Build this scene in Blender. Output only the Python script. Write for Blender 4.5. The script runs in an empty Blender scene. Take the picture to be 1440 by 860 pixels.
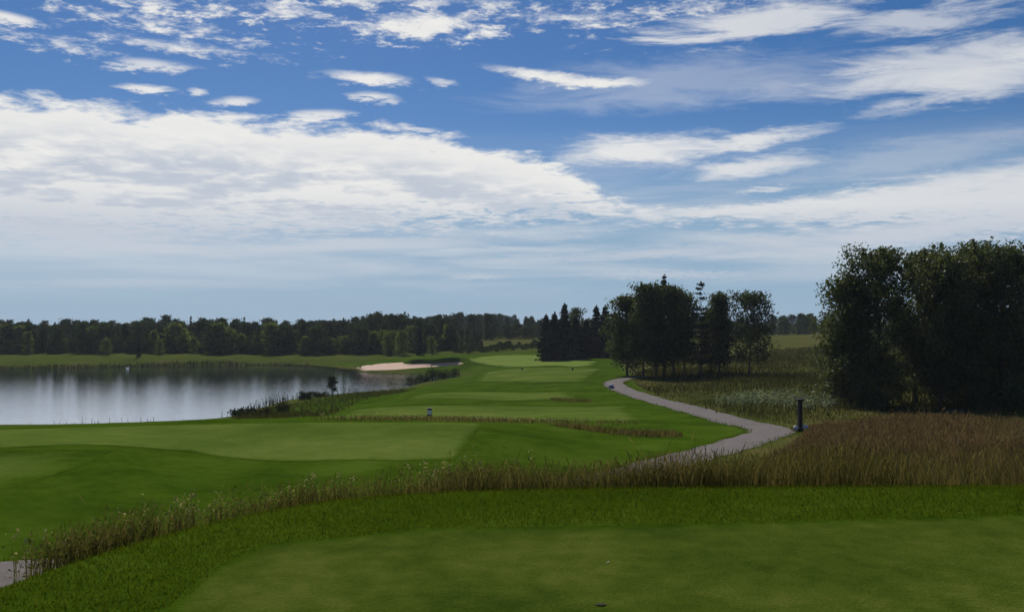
import bpy, math, random
import numpy as np
from mathutils import Vector
from mathutils.geometry import delaunay_2d_cdt

sc = bpy.context.scene
C = sc.collection
RNG = np.random.default_rng(7)
F, HX, HY, ZC = 1200.0, 720.0, 455.0, 8.0      # focal length, principal point, eye height above the pond
SUN_AZ, SUN_EL = math.radians(-16), math.radians(46)

# ------------------------------------------------------------------ helpers
def smooth(a, b, x):
    t = np.clip((x - a) / (b - a), 0, 1)
    return t * t * (3 - 2 * t)

def tag(o, label=None, cat=None, group=None, kind=None):
    if label: o['label'] = label
    if cat: o['category'] = cat
    if group: o['group'] = group
    if kind: o['kind'] = kind
    return o

def empty(name, loc, rz=0.0, s=1.0):
    o = bpy.data.objects.new(name, None); C.objects.link(o)
    o.location = loc; o.rotation_euler = (0, 0, rz); o.scale = (s, s, s)
    o.empty_display_size = .3
    return o

def quads_mesh(name, V, Q, mat, shade=True):
    me = bpy.data.meshes.new(name)
    V = np.ascontiguousarray(V, dtype=np.float32); Q = np.ascontiguousarray(Q, dtype=np.int32)
    me.vertices.add(len(V)); me.vertices.foreach_set('co', V.ravel())
    me.loops.add(Q.size); me.loops.foreach_set('vertex_index', Q.ravel())
    me.polygons.add(len(Q))
    me.polygons.foreach_set('loop_start', np.arange(0, Q.size, 4, dtype=np.int32))
    me.polygons.foreach_set('use_smooth', np.full(len(Q), shade, dtype=bool))
    me.update(calc_edges=True); me.validate()
    if mat: me.materials.append(mat)
    return me

def link(name, me, parent=None):
    o = bpy.data.objects.new(name, me); C.objects.link(o)
    if parent: o.parent = parent
    return o

def copy_thing(root, loc, rz, s):
    r = root.copy(); C.objects.link(r)
    for k in ('label', 'group'):
        if k in r: del r[k]
    r.location = loc; r.rotation_euler = (0, 0, rz); r.scale = s if hasattr(s, '__len__') else (s, s, s)
    for ch in root.children:
        c = ch.copy(); C.objects.link(c); c.parent = r
    return r

# ------------------------------------------------------------------ materials
def mat_new(name):
    m = bpy.data.materials.new(name); m.use_nodes = True
    nt = m.node_tree; nt.nodes.clear()
    return m, nt, nt.nodes.new('ShaderNodeOutputMaterial')

def nn(nt, t, **kw):
    n = nt.nodes.new(t)
    for k, v in kw.items():
        setattr(n, k, v)
    return n

def ramp(nt, fac, stops):
    r = nn(nt, 'ShaderNodeValToRGB')
    e = r.color_ramp.elements
    while len(e) < len(stops): e.new(.5)
    for i, (p, c) in enumerate(stops):
        e[i].position = p; e[i].color = (*c, 1)
    nt.links.new(fac, r.inputs[0])
    return r.outputs[0]

def noise(nt, vec, scale, detail=6, rough=.6, dist=0):
    n = nn(nt, 'ShaderNodeTexNoise'); n.inputs['Scale'].default_value = scale
    n.inputs['Detail'].default_value = detail; n.inputs['Roughness'].default_value = rough
    n.inputs['Distortion'].default_value = dist
    if vec: nt.links.new(vec, n.inputs['Vector'])
    return n.outputs['Fac']

def mixc(nt, fac, a, b, mode='MIX'):
    m = nn(nt, 'ShaderNodeMix', data_type='RGBA', blend_type=mode)
    for s, v in ((m.inputs[0], fac), (m.inputs[6], a), (m.inputs[7], b)):
        if isinstance(v, (int, float)): s.default_value = v
        elif isinstance(v, tuple): s.default_value = (*v, 1)
        else: nt.links.new(v, s)
    return m.outputs[2]

def leaf_mat(name, c0, c1, c2, trans=.3, nscale=.6, gloss=.0):
    """thin leaf or blade: colour differs from leaf to leaf and from clump to clump"""
    m, nt, out = mat_new(name)
    g = nn(nt, 'ShaderNodeNewGeometry')
    tc = nn(nt, 'ShaderNodeTexCoord')
    n = noise(nt, tc.outputs['Object'], nscale, 3)
    a = nn(nt, 'ShaderNodeMath', operation='ADD'); nt.links.new(g.outputs['Random Per Island'], a.inputs[0]); nt.links.new(n, a.inputs[1])
    h = nn(nt, 'ShaderNodeMath', operation='MULTIPLY'); nt.links.new(a.outputs[0], h.inputs[0]); h.inputs[1].default_value = .5
    col = ramp(nt, h.outputs[0], [(.22, c0), (.5, c1), (.8, c2)])
    d = nn(nt, 'ShaderNodeBsdfDiffuse'); t = nn(nt, 'ShaderNodeBsdfTranslucent')
    nt.links.new(col, d.inputs[0])
    tcol = mixc(nt, 1.0, col, (1.0, 1.0, .55), 'MULTIPLY'); nt.links.new(tcol, t.inputs[0])
    mx = nn(nt, 'ShaderNodeMixShader'); mx.inputs[0].default_value = trans
    nt.links.new(d.outputs[0], mx.inputs[1]); nt.links.new(t.outputs[0], mx.inputs[2])
    last = mx.outputs[0]
    if gloss:
        gl = nn(nt, 'ShaderNodeBsdfGlossy'); gl.inputs['Roughness'].default_value = .45; gl.inputs[0].default_value = (.5, .5, .5, 1)
        m2 = nn(nt, 'ShaderNodeMixShader'); m2.inputs[0].default_value = gloss
        nt.links.new(last, m2.inputs[1]); nt.links.new(gl.outputs[0], m2.inputs[2]); last = m2.outputs[0]
    nt.links.new(last, out.inputs[0])
    return m

def solid_mat(name, c0, c1, scale=8, rough=.8, bump=.2, detail=5):
    m, nt, out = mat_new(name)
    tc = nn(nt, 'ShaderNodeTexCoord')
    n = noise(nt, tc.outputs['Object'], scale, detail)
    col = ramp(nt, n, [(.3, c0), (.7, c1)])
    p = nn(nt, 'ShaderNodeBsdfPrincipled'); p.inputs['Roughness'].default_value = rough
    p.inputs['Specular IOR Level'].default_value = .25
    nt.links.new(col, p.inputs['Base Color'])
    if bump:
        b = nn(nt, 'ShaderNodeBump'); b.inputs['Strength'].default_value = bump; b.inputs['Distance'].default_value = .05
        nt.links.new(n, b.inputs['Height']); nt.links.new(b.outputs[0], p.inputs['Normal'])
    nt.links.new(p.outputs[0], out.inputs[0])
    return m

def turf_mat(name, dark, mid, light, patch=.5, fine=30, bump=.6, meadow=None, stripe=None, edge=False):
    """mown or rough turf: broad patches, clump-sized mottling and blade-sized grain"""
    m, nt, out = mat_new(name)
    tc = nn(nt, 'ShaderNodeTexCoord'); P = tc.outputs['Object']
    n1 = noise(nt, P, patch, 4, .55, .4)
    n2 = noise(nt, P, fine * .12, 5, .65)
    n3 = noise(nt, P, fine, 3, .7)
    s = nn(nt, 'ShaderNodeMath', operation='MULTIPLY_ADD'); nt.links.new(n2, s.inputs[0]); s.inputs[1].default_value = .55; nt.links.new(n1, s.inputs[2])
    s2 = nn(nt, 'ShaderNodeMath', operation='MULTIPLY_ADD'); nt.links.new(n3, s2.inputs[0]); s2.inputs[1].default_value = .45; nt.links.new(s.outputs[0], s2.inputs[2])
    h = nn(nt, 'ShaderNodeMath', operation='MULTIPLY'); nt.links.new(s2.outputs[0], h.inputs[0]); h.inputs[1].default_value = .5
    col = ramp(nt, h.outputs[0], [(.39, dark), (.5, mid), (.61, light)])
    if stripe:
        sx = nn(nt, 'ShaderNodeSeparateXYZ'); nt.links.new(P, sx.inputs[0])
        w = nn(nt, 'ShaderNodeMath', operation='MULTIPLY'); nt.links.new(sx.outputs[stripe[0]], w.inputs[0]); w.inputs[1].default_value = stripe[1]
        si = nn(nt, 'ShaderNodeMath', operation='SINE'); nt.links.new(w.outputs[0], si.inputs[0])
        mr = nn(nt, 'ShaderNodeMapRange', interpolation_type='SMOOTHSTEP'); nt.links.new(si.outputs[0], mr.inputs[0])
        mr.inputs[1].default_value = -.3; mr.inputs[2].default_value = .3; mr.inputs[3].default_value = 1 - stripe[2]; mr.inputs[4].default_value = 1.0
        vm = nn(nt, 'ShaderNodeVectorMath', operation='SCALE'); nt.links.new(col, vm.inputs[0]); nt.links.new(mr.outputs[0], vm.inputs['Scale'])
        col = vm.outputs[0]
    if edge:
        at = nn(nt, 'ShaderNodeAttribute', attribute_name='edge')
        rc = ramp(nt, h.outputs[0], [(.39, ROUGH[0]), (.5, ROUGH[1]), (.61, ROUGH[2])])
        ea = nn(nt, 'ShaderNodeMath', operation='MULTIPLY_ADD'); nt.links.new(n2, ea.inputs[0]); ea.inputs[1].default_value = .5; nt.links.new(at.outputs['Fac'], ea.inputs[2])
        em = nn(nt, 'ShaderNodeMapRange', interpolation_type='SMOOTHSTEP'); nt.links.new(ea.outputs[0], em.inputs[0]); em.inputs[1].default_value = .25; em.inputs[2].default_value = 1.2
        col = mixc(nt, em.outputs[0], rc, col)
    if meadow:
        at = nn(nt, 'ShaderNodeAttribute', attribute_name='meadow')
        n4 = noise(nt, P, .13, 5, .6, .6); n5 = noise(nt, P, 1.3, 5, .7)
        s4 = nn(nt, 'ShaderNodeMath', operation='MULTIPLY_ADD'); nt.links.new(n5, s4.inputs[0]); s4.inputs[1].default_value = .5; nt.links.new(n4, s4.inputs[2])
        h4 = nn(nt, 'ShaderNodeMath', operation='MULTIPLY'); nt.links.new(s4.outputs[0], h4.inputs[0]); h4.inputs[1].default_value = .67
        mc = ramp(nt, h4.outputs[0], meadow)
        col = mixc(nt, at.outputs['Fac'], col, mc)
    p = nn(nt, 'ShaderNodeBsdfDiffuse')
    nt.links.new(col, p.inputs[0])
    b = nn(nt, 'ShaderNodeBump'); b.inputs['Strength'].default_value = bump; b.inputs['Distance'].default_value = .03
    hh = nn(nt, 'ShaderNodeMath', operation='ADD'); nt.links.new(n2, hh.inputs[0]); nt.links.new(n3, hh.inputs[1])
    nt.links.new(hh.outputs[0], b.inputs['Height']); nt.links.new(b.outputs[0], p.inputs['Normal'])
    nt.links.new(p.outputs[0], out.inputs[0])
    return m

M = {}
ROUGH = ((.022, .045, .003), (.036, .067, .004), (.056, .091, .009))
M['rough'] = turf_mat('rough_turf', *ROUGH, .35, 24, .7,
                      meadow=[(.30, (.030, .038, .010)), (.44, (.052, .062, .015)), (.56, (.075, .072, .022)), (.70, (.090, .070, .030))])
M['tee'] = turf_mat('mown_tee_turf', (.027, .047, .005), (.050, .074, .009), (.086, .102, .018), .55, 42, .6, edge=True)
M['fairway'] = turf_mat('mown_fairway_turf', (.052, .084, .012), (.072, .108, .017), (.100, .130, .026), .25, 14, .35, stripe=(1, .55, .08), edge=True)
M['green'] = turf_mat('putting_green_turf', (.095, .140, .026), (.115, .158, .032), (.135, .172, .040), .2, 12, .2, edge=True)
M['sand'] = solid_mat('bunker_sand', (.40, .27, .20), (.50, .35, .26), 1.2, .95, .3)
M['path'] = solid_mat('gravel_path', (.068, .058, .052), (.118, .101, .091), 2.2, .95, .4, 10)
M['bark'] = solid_mat('dark_bark', (.030, .026, .020), (.075, .065, .052), 6, .95, .6)
M['bark_pale'] = solid_mat('grey_bark', (.06, .055, .045), (.16, .15, .13), 5, .9, .5)
M['aspen'] = leaf_mat('aspen_leaf', (.040, .054, .018), (.066, .084, .030), (.120, .135, .062), .45, .5, .03)
M['birch'] = leaf_mat('birch_leaf', (.036, .050, .018), (.058, .076, .028), (.100, .116, .048), .45, .5, .02)
M['spruce'] = leaf_mat('spruce_needle', (.010, .018, .013), (.017, .028, .017), (.030, .042, .024), .12, .5)
M['pine'] = leaf_mat('pine_needle', (.034, .050, .024), (.054, .072, .034), (.086, .100, .050), .35, .7)
M['wood'] = leaf_mat('woodland_leaf', (.034, .052, .022), (.056, .082, .028), (.085, .110, .040), .25, .06)
M['wood_pale'] = leaf_mat('pale_woodland_leaf', (.080, .108, .028), (.120, .155, .042), (.150, .185, .060), .5, .2)
M['wood_dark'] = leaf_mat('dark_woodland_leaf', (.026, .042, .022), (.042, .064, .028), (.066, .090, .038), .22, .08)
M['shrub'] = leaf_mat('shrub_leaf', (.018, .028, .010), (.032, .045, .015), (.055, .065, .022), .2, 1.5)
M['shrub_olive'] = leaf_mat('olive_shrub_leaf', (.035, .038, .012), (.055, .060, .018), (.085, .085, .030), .2, 1.5)
M['collar'] = leaf_mat('long_turf_blade', (.060, .088, .005), (.078, .108, .008), (.100, .128, .013), .44, 1.2)
M['tall'] = leaf_mat('tall_grass_blade', (.042, .048, .014), (.094, .082, .032), (.210, .160, .080), .48, .8)
M['brown'] = leaf_mat('red_brown_grass_blade', (.076, .055, .030), (.132, .088, .054), (.205, .146, .096), .42, .35)
M['meadow'] = leaf_mat('meadow_blade', (.032, .040, .010), (.058, .060, .018), (.092, .078, .032), .30, .15)
M['weed'] = leaf_mat('olive_weed_leaf', (.048, .058, .016), (.100, .100, .030), (.200, .175, .070), .42, 1.2)
M['reed'] = leaf_mat('reed_blade', (.014, .020, .010), (.030, .036, .016), (.060, .058, .028), .25, .6)
M['flower'] = leaf_mat('pale_flower_head', (.14, .13, .05), (.28, .25, .12), (.48, .43, .26), .3, 2)
M['whiteflower'] = leaf_mat('white_flower_head', (.07, .10, .05), (.17, .20, .13), (.34, .37, .29), .3, 2)
M['postwood'] = solid_mat('stained_dark_timber', (.014, .011, .012), (.032, .026, .025), 9, .7, .3)
M['white'] = solid_mat('white_paint', (.72, .72, .70), (.82, .82, .80), 12, .5, .05)
M['black'] = solid_mat('black_paint', (.012, .012, .013), (.022, .022, .023), 12, .5, .05)
M['stone'] = solid_mat('pale_stone', (.36, .35, .37), (.55, .54, .55), 6, .85, .5)
M['stone_purple'] = solid_mat('mauve_stone', (.22, .20, .27), (.36, .33, .40), 6, .85, .5)
M['bird'] = solid_mat('white_feather', (.75, .75, .73), (.85, .85, .83), 12, .6, .1)
M['beak'] = solid_mat('orange_beak', (.45, .18, .03), (.55, .25, .05), 12, .5, 0)

# ------------------------------------------------------------------ terrain height
def pt(px, py, z):                       # a sight line through the photograph meets height z
    d = (ZC - z) * F / (py - HY)
    return ((px - HX) / F * d, d, z)

ctrl = [pt(*a) for a in [
    (0, 800, 4.6), (150, 765, 4.45), (360, 725, 4.35), (640, 700, 4.35), (800, 690, 4.4), (940, 650, 4.1),
    (1200, 655, 4.7), (1440, 660, 4.9), (1440, 620, 4.4), (1300, 620, 4.4), (1440, 597, 3.55), (1200, 600, 3.55), (1300, 598, 3.65), (1125, 607, 3.5), (1060, 617, 3.6),
    (1000, 590, 3.1), (920, 560, 2.6), (856, 540, 2.3), (880, 532, 2.4), (800, 520, 2.0), (830, 560, 2.5), (930, 600, 3.3),
    (0, 695, 4.7), (0, 640, 4.7), (150, 637, 4.65), (270, 650, 4.3), (360, 660, 4.15), (500, 647, 4.25), (640, 647, 4.2), (680, 596, 4.2), (0, 604, 4.3), (440, 593, 4.3), (250, 597, 4.3),
    (800, 650, 4.0), (800, 612, 3.7), (900, 620, 3.7), (600, 588, 2.9), (440, 585, 2.8), (800, 585, 2.8), (600, 570, 2.5), (800, 570, 2.5),
    (600, 552, 2.2), (750, 552, 2.2), (740, 535, 2.0), (740, 517, 1.9), (740, 503, 2.0), (700, 497, 2.3), (800, 500, 2.4), (640, 505, 1.9),
    (0, 597, .3), (150, 594, .3), (300, 588, .3), (400, 563, .3), (466, 556, .3), (560, 547, .3),
    (430, 580, 1.4), (490, 563, 1.5), (560, 553, 1.5), (0, 517, .3), (200, 513, .3), (360, 510, .3), (480, 512, .3), (0, 508, 1.0), (100, 507, 1.0), (200, 505.5, 1.1), (290, 504, 1.15), (360, 502, 1.2), (430, 502, 1.2), (327, 504.5, 1.1), (390, 503, 1.15), (480, 503, 1.2),
    (680, 482, 3.6), (1120, 500, 3.4), (1130, 480, 4.6), (1120, 471, 5.4), (1300, 540, 3.3), (1440, 560, 3.3), (1300, 500, 4.0), (1440, 500, 4.2), (1440, 472, 5.4),
    (1000, 510, 2.8), (1000, 480, 4.2), (1290, 572, 3.1), (1100, 560, 2.9), (1100, 540, 2.8)]]
ctrl += [(-300, 250, 2), (-100, 300, 3), (-15, 330, 5.5), (-20, 430, 6.5), (-150, 450, 6), (60, 400, 6.5), (80, 265, 4.4), (200, 265, 5), (300, 600, 6), (-300, 600, 6),
         (0, 900, 7), (0, 2400, 7), (-1400, 1000, 6), (1400, 1000, 6), (-15, 10, 4.6), (-30, 20, 4.4), (20, 10, 5.4), (40, 25, 4.8), (-60, 40, 2.5),
         (-14, 150.5, 1.5), (-9, 150.5, 1.5), (-17, 150.5, 1.45), (-14, 141, .3), (-9, 142, .6), (0, 0, 5.4), (-14, 0, 5), (14, 0, 5.5), (-2, 6, 5.0), (3, 9, 5.2)]
ctrl += [(-60, 192, 1.7), (-100, 192, 1.6), (-40, 195, 1.8), (-25, 190, 1.8), (-24, 142, .25), (-20, 153, 1.1)]
ctrl = np.array(ctrl)

def warp(x, y):
    d = np.clip(y, 0, 2500) + 9
    return np.stack([np.clip(x / d, -1.6, 1.6) * 1.3, np.log(d)], -1)

def tps(r2):
    return np.where(r2 > 1e-12, r2 * np.log(np.maximum(r2, 1e-12)), 0)

_K = warp(ctrl[:, 0], ctrl[:, 1]); _n = len(_K)
_A = np.zeros((_n + 3, _n + 3))
_A[:_n, :_n] = tps(((_K[:, None] - _K[None]) ** 2).sum(-1)) + np.eye(_n) * 4e-4
_A[:_n, _n] = 1; _A[:_n, _n + 1:] = _K; _A[_n, :_n] = 1; _A[_n + 1:, :_n] = _K.T
_w = np.linalg.solve(_A, np.concatenate([ctrl[:, 2], np.zeros(3)]))

def rbf(x, y):
    k = warp(x, y); out = np.empty(len(x))
    for i in range(0, len(x), 20000):
        q = k[i:i + 20000]
        out[i:i + 20000] = tps(((q[:, None] - _K[None]) ** 2).sum(-1)) @ _w[:_n] + _w[_n] + q @ _w[_n + 1:]
    return out

def sdf(poly, x, y):
    """signed distance to a polygon, positive inside"""
    P = np.asarray(poly, float); d = np.full(x.shape, 1e9); inside = np.zeros(x.shape, bool)
    for (ax, ay), (bx, by) in zip(P, np.roll(P, -1, 0)):
        ex, ey = bx - ax, by - ay
        t = np.clip(((x - ax) * ex + (y - ay) * ey) / (ex * ex + ey * ey + 1e-12), 0, 1)
        d = np.minimum(d, (x - ax - t * ex) ** 2 + (y - ay - t * ey) ** 2)
        c = ((ay > y) != (by > y)) & (x < ex * (y - ay) / (ey if ey else 1e-12) + ax)
        inside ^= c
    d = np.sqrt(d)
    return np.where(inside, d, -d)

def curve(P, n=6):
    """Catmull-Rom through open points"""
    P = [np.array(p, float) for p in P]; P = [2 * P[0] - P[1]] + P + [2 * P[-1] - P[-2]]; out = []
    for i in range(1, len(P) - 2):
        for t in np.arange(n) / n:
            a, b, c, d = P[i - 1:i + 3]
            out.append(.5 * (2 * b + (c - a) * t + (2 * a - 5 * b + 4 * c - d) * t * t + (3 * b - a - 3 * c + d) * t ** 3))
    out.append(P[-2]); return np.array(out)

TEE_EDGE = curve([(-3.9, 0), (-3.55, 3.5), (-3.12, 5.0), (-2.78, 6.1), (-2.3, 7.0), (-1.6, 7.72), (-.6, 8.05), (1, 8.2), (3, 8.25), (6, 8.25), (12, 8.1)], 5)
TEE_POLY = np.concatenate([TEE_EDGE, [(14, -14), (-6, -14)]])
POND = np.array([pt(a, b, 0)[:2] for a, b in [(-900, 612), (-300, 603), (0, 599), (150, 595.5), (300, 590), (335, 582), (370, 572), (400, 563), (450, 555), (500, 549.5),
                 (560, 546.5), (585, 538), (622, 533.5), (640, 529), (600, 526.5), (568, 525), (530, 524.5), (500, 522), (440, 515), (360, 513), (200, 515), (0, 518.5), (-300, 523), (-900, 530)]])
POND = np.concatenate([curve(POND, 4)])
BUNK = np.array([((a - HX) / F * d, d) for a, d in [(501, 146), (512, 142.3), (530, 141.8), (555, 142), (567, 142.6), (580, 143.3), (600, 143.6), (640, 143.8), (650, 144.6), (652, 146.3),
                 (646, 147.8), (600, 148.2), (574, 148.4), (568, 149.5), (566, 152), (545, 152.5), (520, 150), (504, 147.8)]])

def terrain(x, y):
    x = np.asarray(x, float).ravel(); y = np.asarray(y, float).ravel()
    z = rbf(x, y)
    near = np.exp(-np.maximum(y, 0) / 60)
    z += .05 * np.sin(x * .45 + y * .2) * np.cos(y * .33 - x * .12) * smooth(9, 16, y) * (.4 + near)
    s = sdf(TEE_POLY, x, y)
    wd = 2.8 + 1.4 * smooth(-2.5, .5, x)
    z = z + (6.4 - z) * (1 - smooth(0, 1, (-s + .15) / wd))
    p = sdf(POND, x, y)
    z = z + (-.9 - z) * smooth(-1.5, 3.5, p + .35) * (p > -1.5)
    ok = (np.abs(y - 145) < 60) & (np.abs(x + 20) < 60)
    b = np.full(x.shape, -99.); b[ok] = sdf(BUNK, x[ok], y[ok])
    z = z + (.2 + .077 * (y - 141.8) - z) * smooth(-.35, .35, b)      # sand floor sloping to the pond; a sharp turf lip remains behind it
    back = smooth(-19.2, -17.6, x) * (1 - smooth(-8.2, -6.5, x)) * smooth(146.6, 147.6, y)
    z = z + .45 * back * smooth(-7, -.9, b) * (1 - smooth(-.5, -.12, b))       # raised turf lip behind the right half
    return z

NX, NY = 560, 620
gx = 6 * np.sinh(np.linspace(-math.asinh(1000 / 6), math.asinh(1000 / 6), NX))
gy = 6 + 8 * np.sinh(np.linspace(-math.asinh(60 / 8), math.asinh(1000 / 8), NY))
gx = np.unique(np.concatenate([gx[(gx < -32) | (gx > -4)], np.arange(-32, -4, .45)])); gy = np.unique(np.concatenate([gy[(gy < 126) | (gy > 162)], np.arange(126, 162, .4)]))
NX, NY = len(gx), len(gy)
GXX, GYY = np.meshgrid(gx, gy)
GZ = terrain(GXX, GYY).reshape(NY, NX)

def zat(x, y):
    """height of the ground mesh"""
    x = np.asarray(x, float); y = np.asarray(y, float)
    i = np.clip(np.searchsorted(gx, x) - 1, 0, NX - 2); j = np.clip(np.searchsorted(gy, y) - 1, 0, NY - 2)
    u = np.clip((x - gx[i]) / (gx[i + 1] - gx[i]), 0, 1); v = np.clip((y - gy[j]) / (gy[j + 1] - gy[j]), 0, 1)
    return (GZ[j, i] * (1 - u) + GZ[j, i + 1] * u) * (1 - v) + (GZ[j + 1, i] * (1 - u) + GZ[j + 1, i + 1] * u) * v

_D = np.exp(np.linspace(math.log(3), math.log(900), 6000))
def hit(px, py):
    """where the sight line meets the ground"""
    X = (px - HX) / F * _D; Z = ZC - (py - HY) / F * _D
    h = zat(X, _D) >= Z
    k = int(np.argmax(h)) if h.any() else len(_D) - 1
    return (X[k], _D[k])

def hits(L): return np.array([hit(a, b) for a, b in L])

idx = np.arange(NX * NY).reshape(NY, NX)
Q = np.stack([idx[:-1, :-1], idx[:-1, 1:], idx[1:, 1:], idx[1:, :-1]], -1).reshape(-1, 4)
gme = quads_mesh('ground', np.stack([GXX.ravel(), GYY.ravel(), GZ.ravel()], -1), Q, M['rough'])
# meadow: unmown ground right of the path, beyond the pond and behind the green
MEADOW_R = np.concatenate([hits([(935, 660), (1010, 640), (1075, 618), (1085, 606), (1030, 590), (960, 572), (915, 555), (892, 540), (884, 528), (868, 505)]),
                           [(22, 150), (10, 175), (400, 420), (400, 60), (120, 8), (14, 8.6), (3, 12)]])
MEADOW_L = np.concatenate([[(-400, 140)], hits([(0, 517), (360, 509), (500, 511), (600, 500), (640, 499), (755, 494.5), (770, 500)]), [(20, 180), (30, 400), (-400, 400)]])
SHORE = np.concatenate([hits([(-200, 596), (0, 597.5), (300, 592), (420, 586), (500, 566), (560, 554), (600, 542)]), hits([(640, 536), (640, 527)]), POND[::-1][4:50]])
xx, yy = GXX.ravel(), GYY.ravel()
md = np.maximum(smooth(-.4, .8, sdf(MEADOW_R, xx, yy)), (.5 + .5 * smooth(182, 190, yy)) * smooth(-2, 2, sdf(MEADOW_L, xx, yy)))
md = np.maximum(md, .75 * smooth(-6, -2, sdf(POND, xx, yy)))
md = np.maximum(md, smooth(225, 250, yy))
at = gme.attributes.new('meadow', 'FLOAT', 'POINT'); at.data.foreach_set('value', md.astype(np.float32))
tag(link('ground', gme), kind='structure')

def sheet(name, poly, mat, step, off=None, bumpz=None, fade=.8):
    """a surface laid a few millimetres above the ground inside a closed outline"""
    P = np.asarray(poly, float); B = []
    for a, b in zip(P, np.roll(P, -1, 0)):
        n = max(1, int(np.hypot(*(b - a)) / step))
        for k in range(n): B.append(a + (b - a) * k / n)
    B = np.array(B); lo, hi = B.min(0), B.max(0)
    g = np.stack(np.meshgrid(np.arange(lo[0], hi[0], step), np.arange(lo[1], hi[1], step)), -1).reshape(-1, 2)
    g = g + RNG.uniform(-.2, .2, g.shape) * step
    g = g[sdf(P, g[:, 0], g[:, 1]) > step * .45]
    A = np.concatenate([B, g]); n = len(B)
    co, _, fa, *_ = delaunay_2d_cdt([Vector(p) for p in A], [(i, (i + 1) % n) for i in range(n)], [], 1, 1e-5)
    X = np.array([(c.x, c.y) for c in co])
    o = .005 + 2.2e-6 * np.maximum(X[:, 1], 0) ** 2 if off is None else off
    z = zat(X[:, 0], X[:, 1]) + o
    if bumpz is not None: z = z + bumpz(X)
    me = bpy.data.meshes.new(name); me.from_pydata(np.column_stack([X, z]).tolist(), [], fa); me.materials.append(mat)
    me.polygons.foreach_set('use_smooth', [True] * len(me.polygons))
    at = me.attributes.new('edge', 'FLOAT', 'POINT'); at.data.foreach_set('value', np.clip(sdf(P, X[:, 0], X[:, 1]) / fade, 0, 1).astype(np.float32))
    o = link(name, me); tag(o, kind='structure'); return o

# water
wp = POND.copy(); cen = wp.mean(0)
me = bpy.data.meshes.new('pond_water')
gw = [(-320, 55), (-5, 55), (-5, 180), (-320, 180)]
nx, ny = 40, 20
wx, wy = np.meshgrid(np.linspace(-330, -6, nx), np.linspace(56, 182, ny))
sdw = sdf(POND, wx.ravel(), wy.ravel()).reshape(ny, nx)
ii = np.arange(nx * ny).reshape(ny, nx)
qw = np.stack([ii[:-1, :-1], ii[:-1, 1:], ii[1:, 1:], ii[1:, :-1]], -1).reshape(-1, 4)
keep = (sdw.ravel()[qw] > -6).any(1)
wm, nt, out = mat_new('pond_water')
tc = nn(nt, 'ShaderNodeTexCoord'); mp = nn(nt, 'ShaderNodeMapping'); nt.links.new(tc.outputs['Object'], mp.inputs[0])
mp.inputs['Scale'].default_value = (.22, 1.8, 1)
n1 = noise(nt, mp.outputs[0], 2.2, 4, .6)
bp = nn(nt, 'ShaderNodeBump'); bp.inputs['Strength'].default_value = .5; bp.inputs['Distance'].default_value = .02
nt.links.new(n1, bp.inputs['Height'])
pr = nn(nt, 'ShaderNodeBsdfPrincipled'); pr.inputs['Base Color'].default_value = (.025, .042, .060, 1)
pr.inputs['Roughness'].default_value = .03; pr.inputs['IOR'].default_value = 2.7
nt.links.new(bp.outputs[0], pr.inputs['Normal'])
gl = nn(nt, 'ShaderNodeBsdfGlossy'); gl.inputs[0].default_value = (.88, .91, .95, 1); gl.inputs['Roughness'].default_value = .03; nt.links.new(bp.outputs[0], gl.inputs['Normal'])
mx = nn(nt, 'ShaderNodeMixShader'); mx.inputs[0].default_value = .72; nt.links.new(pr.outputs[0], mx.inputs[1]); nt.links.new(gl.outputs[0], mx.inputs[2]); nt.links.new(mx.outputs[0], out.inputs[0])
tag(link('water', quads_mesh('pond_water', np.column_stack([wx.ravel(), wy.ravel(), np.zeros(nx * ny)]), qw[keep], wm)), kind='structure')

# mown surfaces
FG = np.concatenate([hits([(225, 870), (262, 828), (305, 797), (367, 766), (430, 758), (480, 756), (540, 749), (597, 742), (680, 742), (770, 741), (960, 737), (1200, 731), (1440, 724), (1600, 721)]),
                     [(9, 6.8), (9, -9), (-1.4, -9), (-1.7, 2)]])
sheet('tee_surface', FG, M['tee'], .13, fade=.2)
BT = hits([(-120, 607), (0, 604), (200, 598.5), (440, 593.5), (560, 594), (682, 596), (668, 612), (655, 630), (640, 646), (560, 648), (440, 648), (352, 646), (300, 641), (268, 634), (0, 630.5), (-120, 630)])
sheet('back_tee', BT, M['fairway'], .35, fade=.35)
LT = hits([(-200, 634.5), (0, 633), (100, 632.5), (165, 634), (120, 652), (60, 672), (0, 690), (-120, 715), (-260, 720)])
sheet('left_tee', LT, M['fairway'], .35, fade=2.2)
sheet('forward_tee', hits([(470, 589), (445, 586), (500, 576), (560, 571.5), (700, 570.5), (880, 570.5), (893, 582), (897, 591), (800, 592), (650, 590)]), M['fairway'], .8)
sheet('middle_tee', hits([(568, 562), (595, 553), (700, 551), (800, 550.5), (812, 561), (700, 563.5)]), M['fairway'], .9)
sheet('fairway', hits([(668, 536), (690, 521), (735, 517.5), (845, 517), (840, 524), (822, 536), (740, 538)]), M['fairway'], 1.2)
sheet('upper_fairway', hits([(648, 508), (672, 502), (700, 499.5), (760, 498.5), (800, 506), (842, 508), (838, 514), (800, 516.5), (715, 516.5), (690, 514)]), M['green'], 1.6)
sheet('bunker', BUNK, M['sand'], .8, .05)

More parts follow.
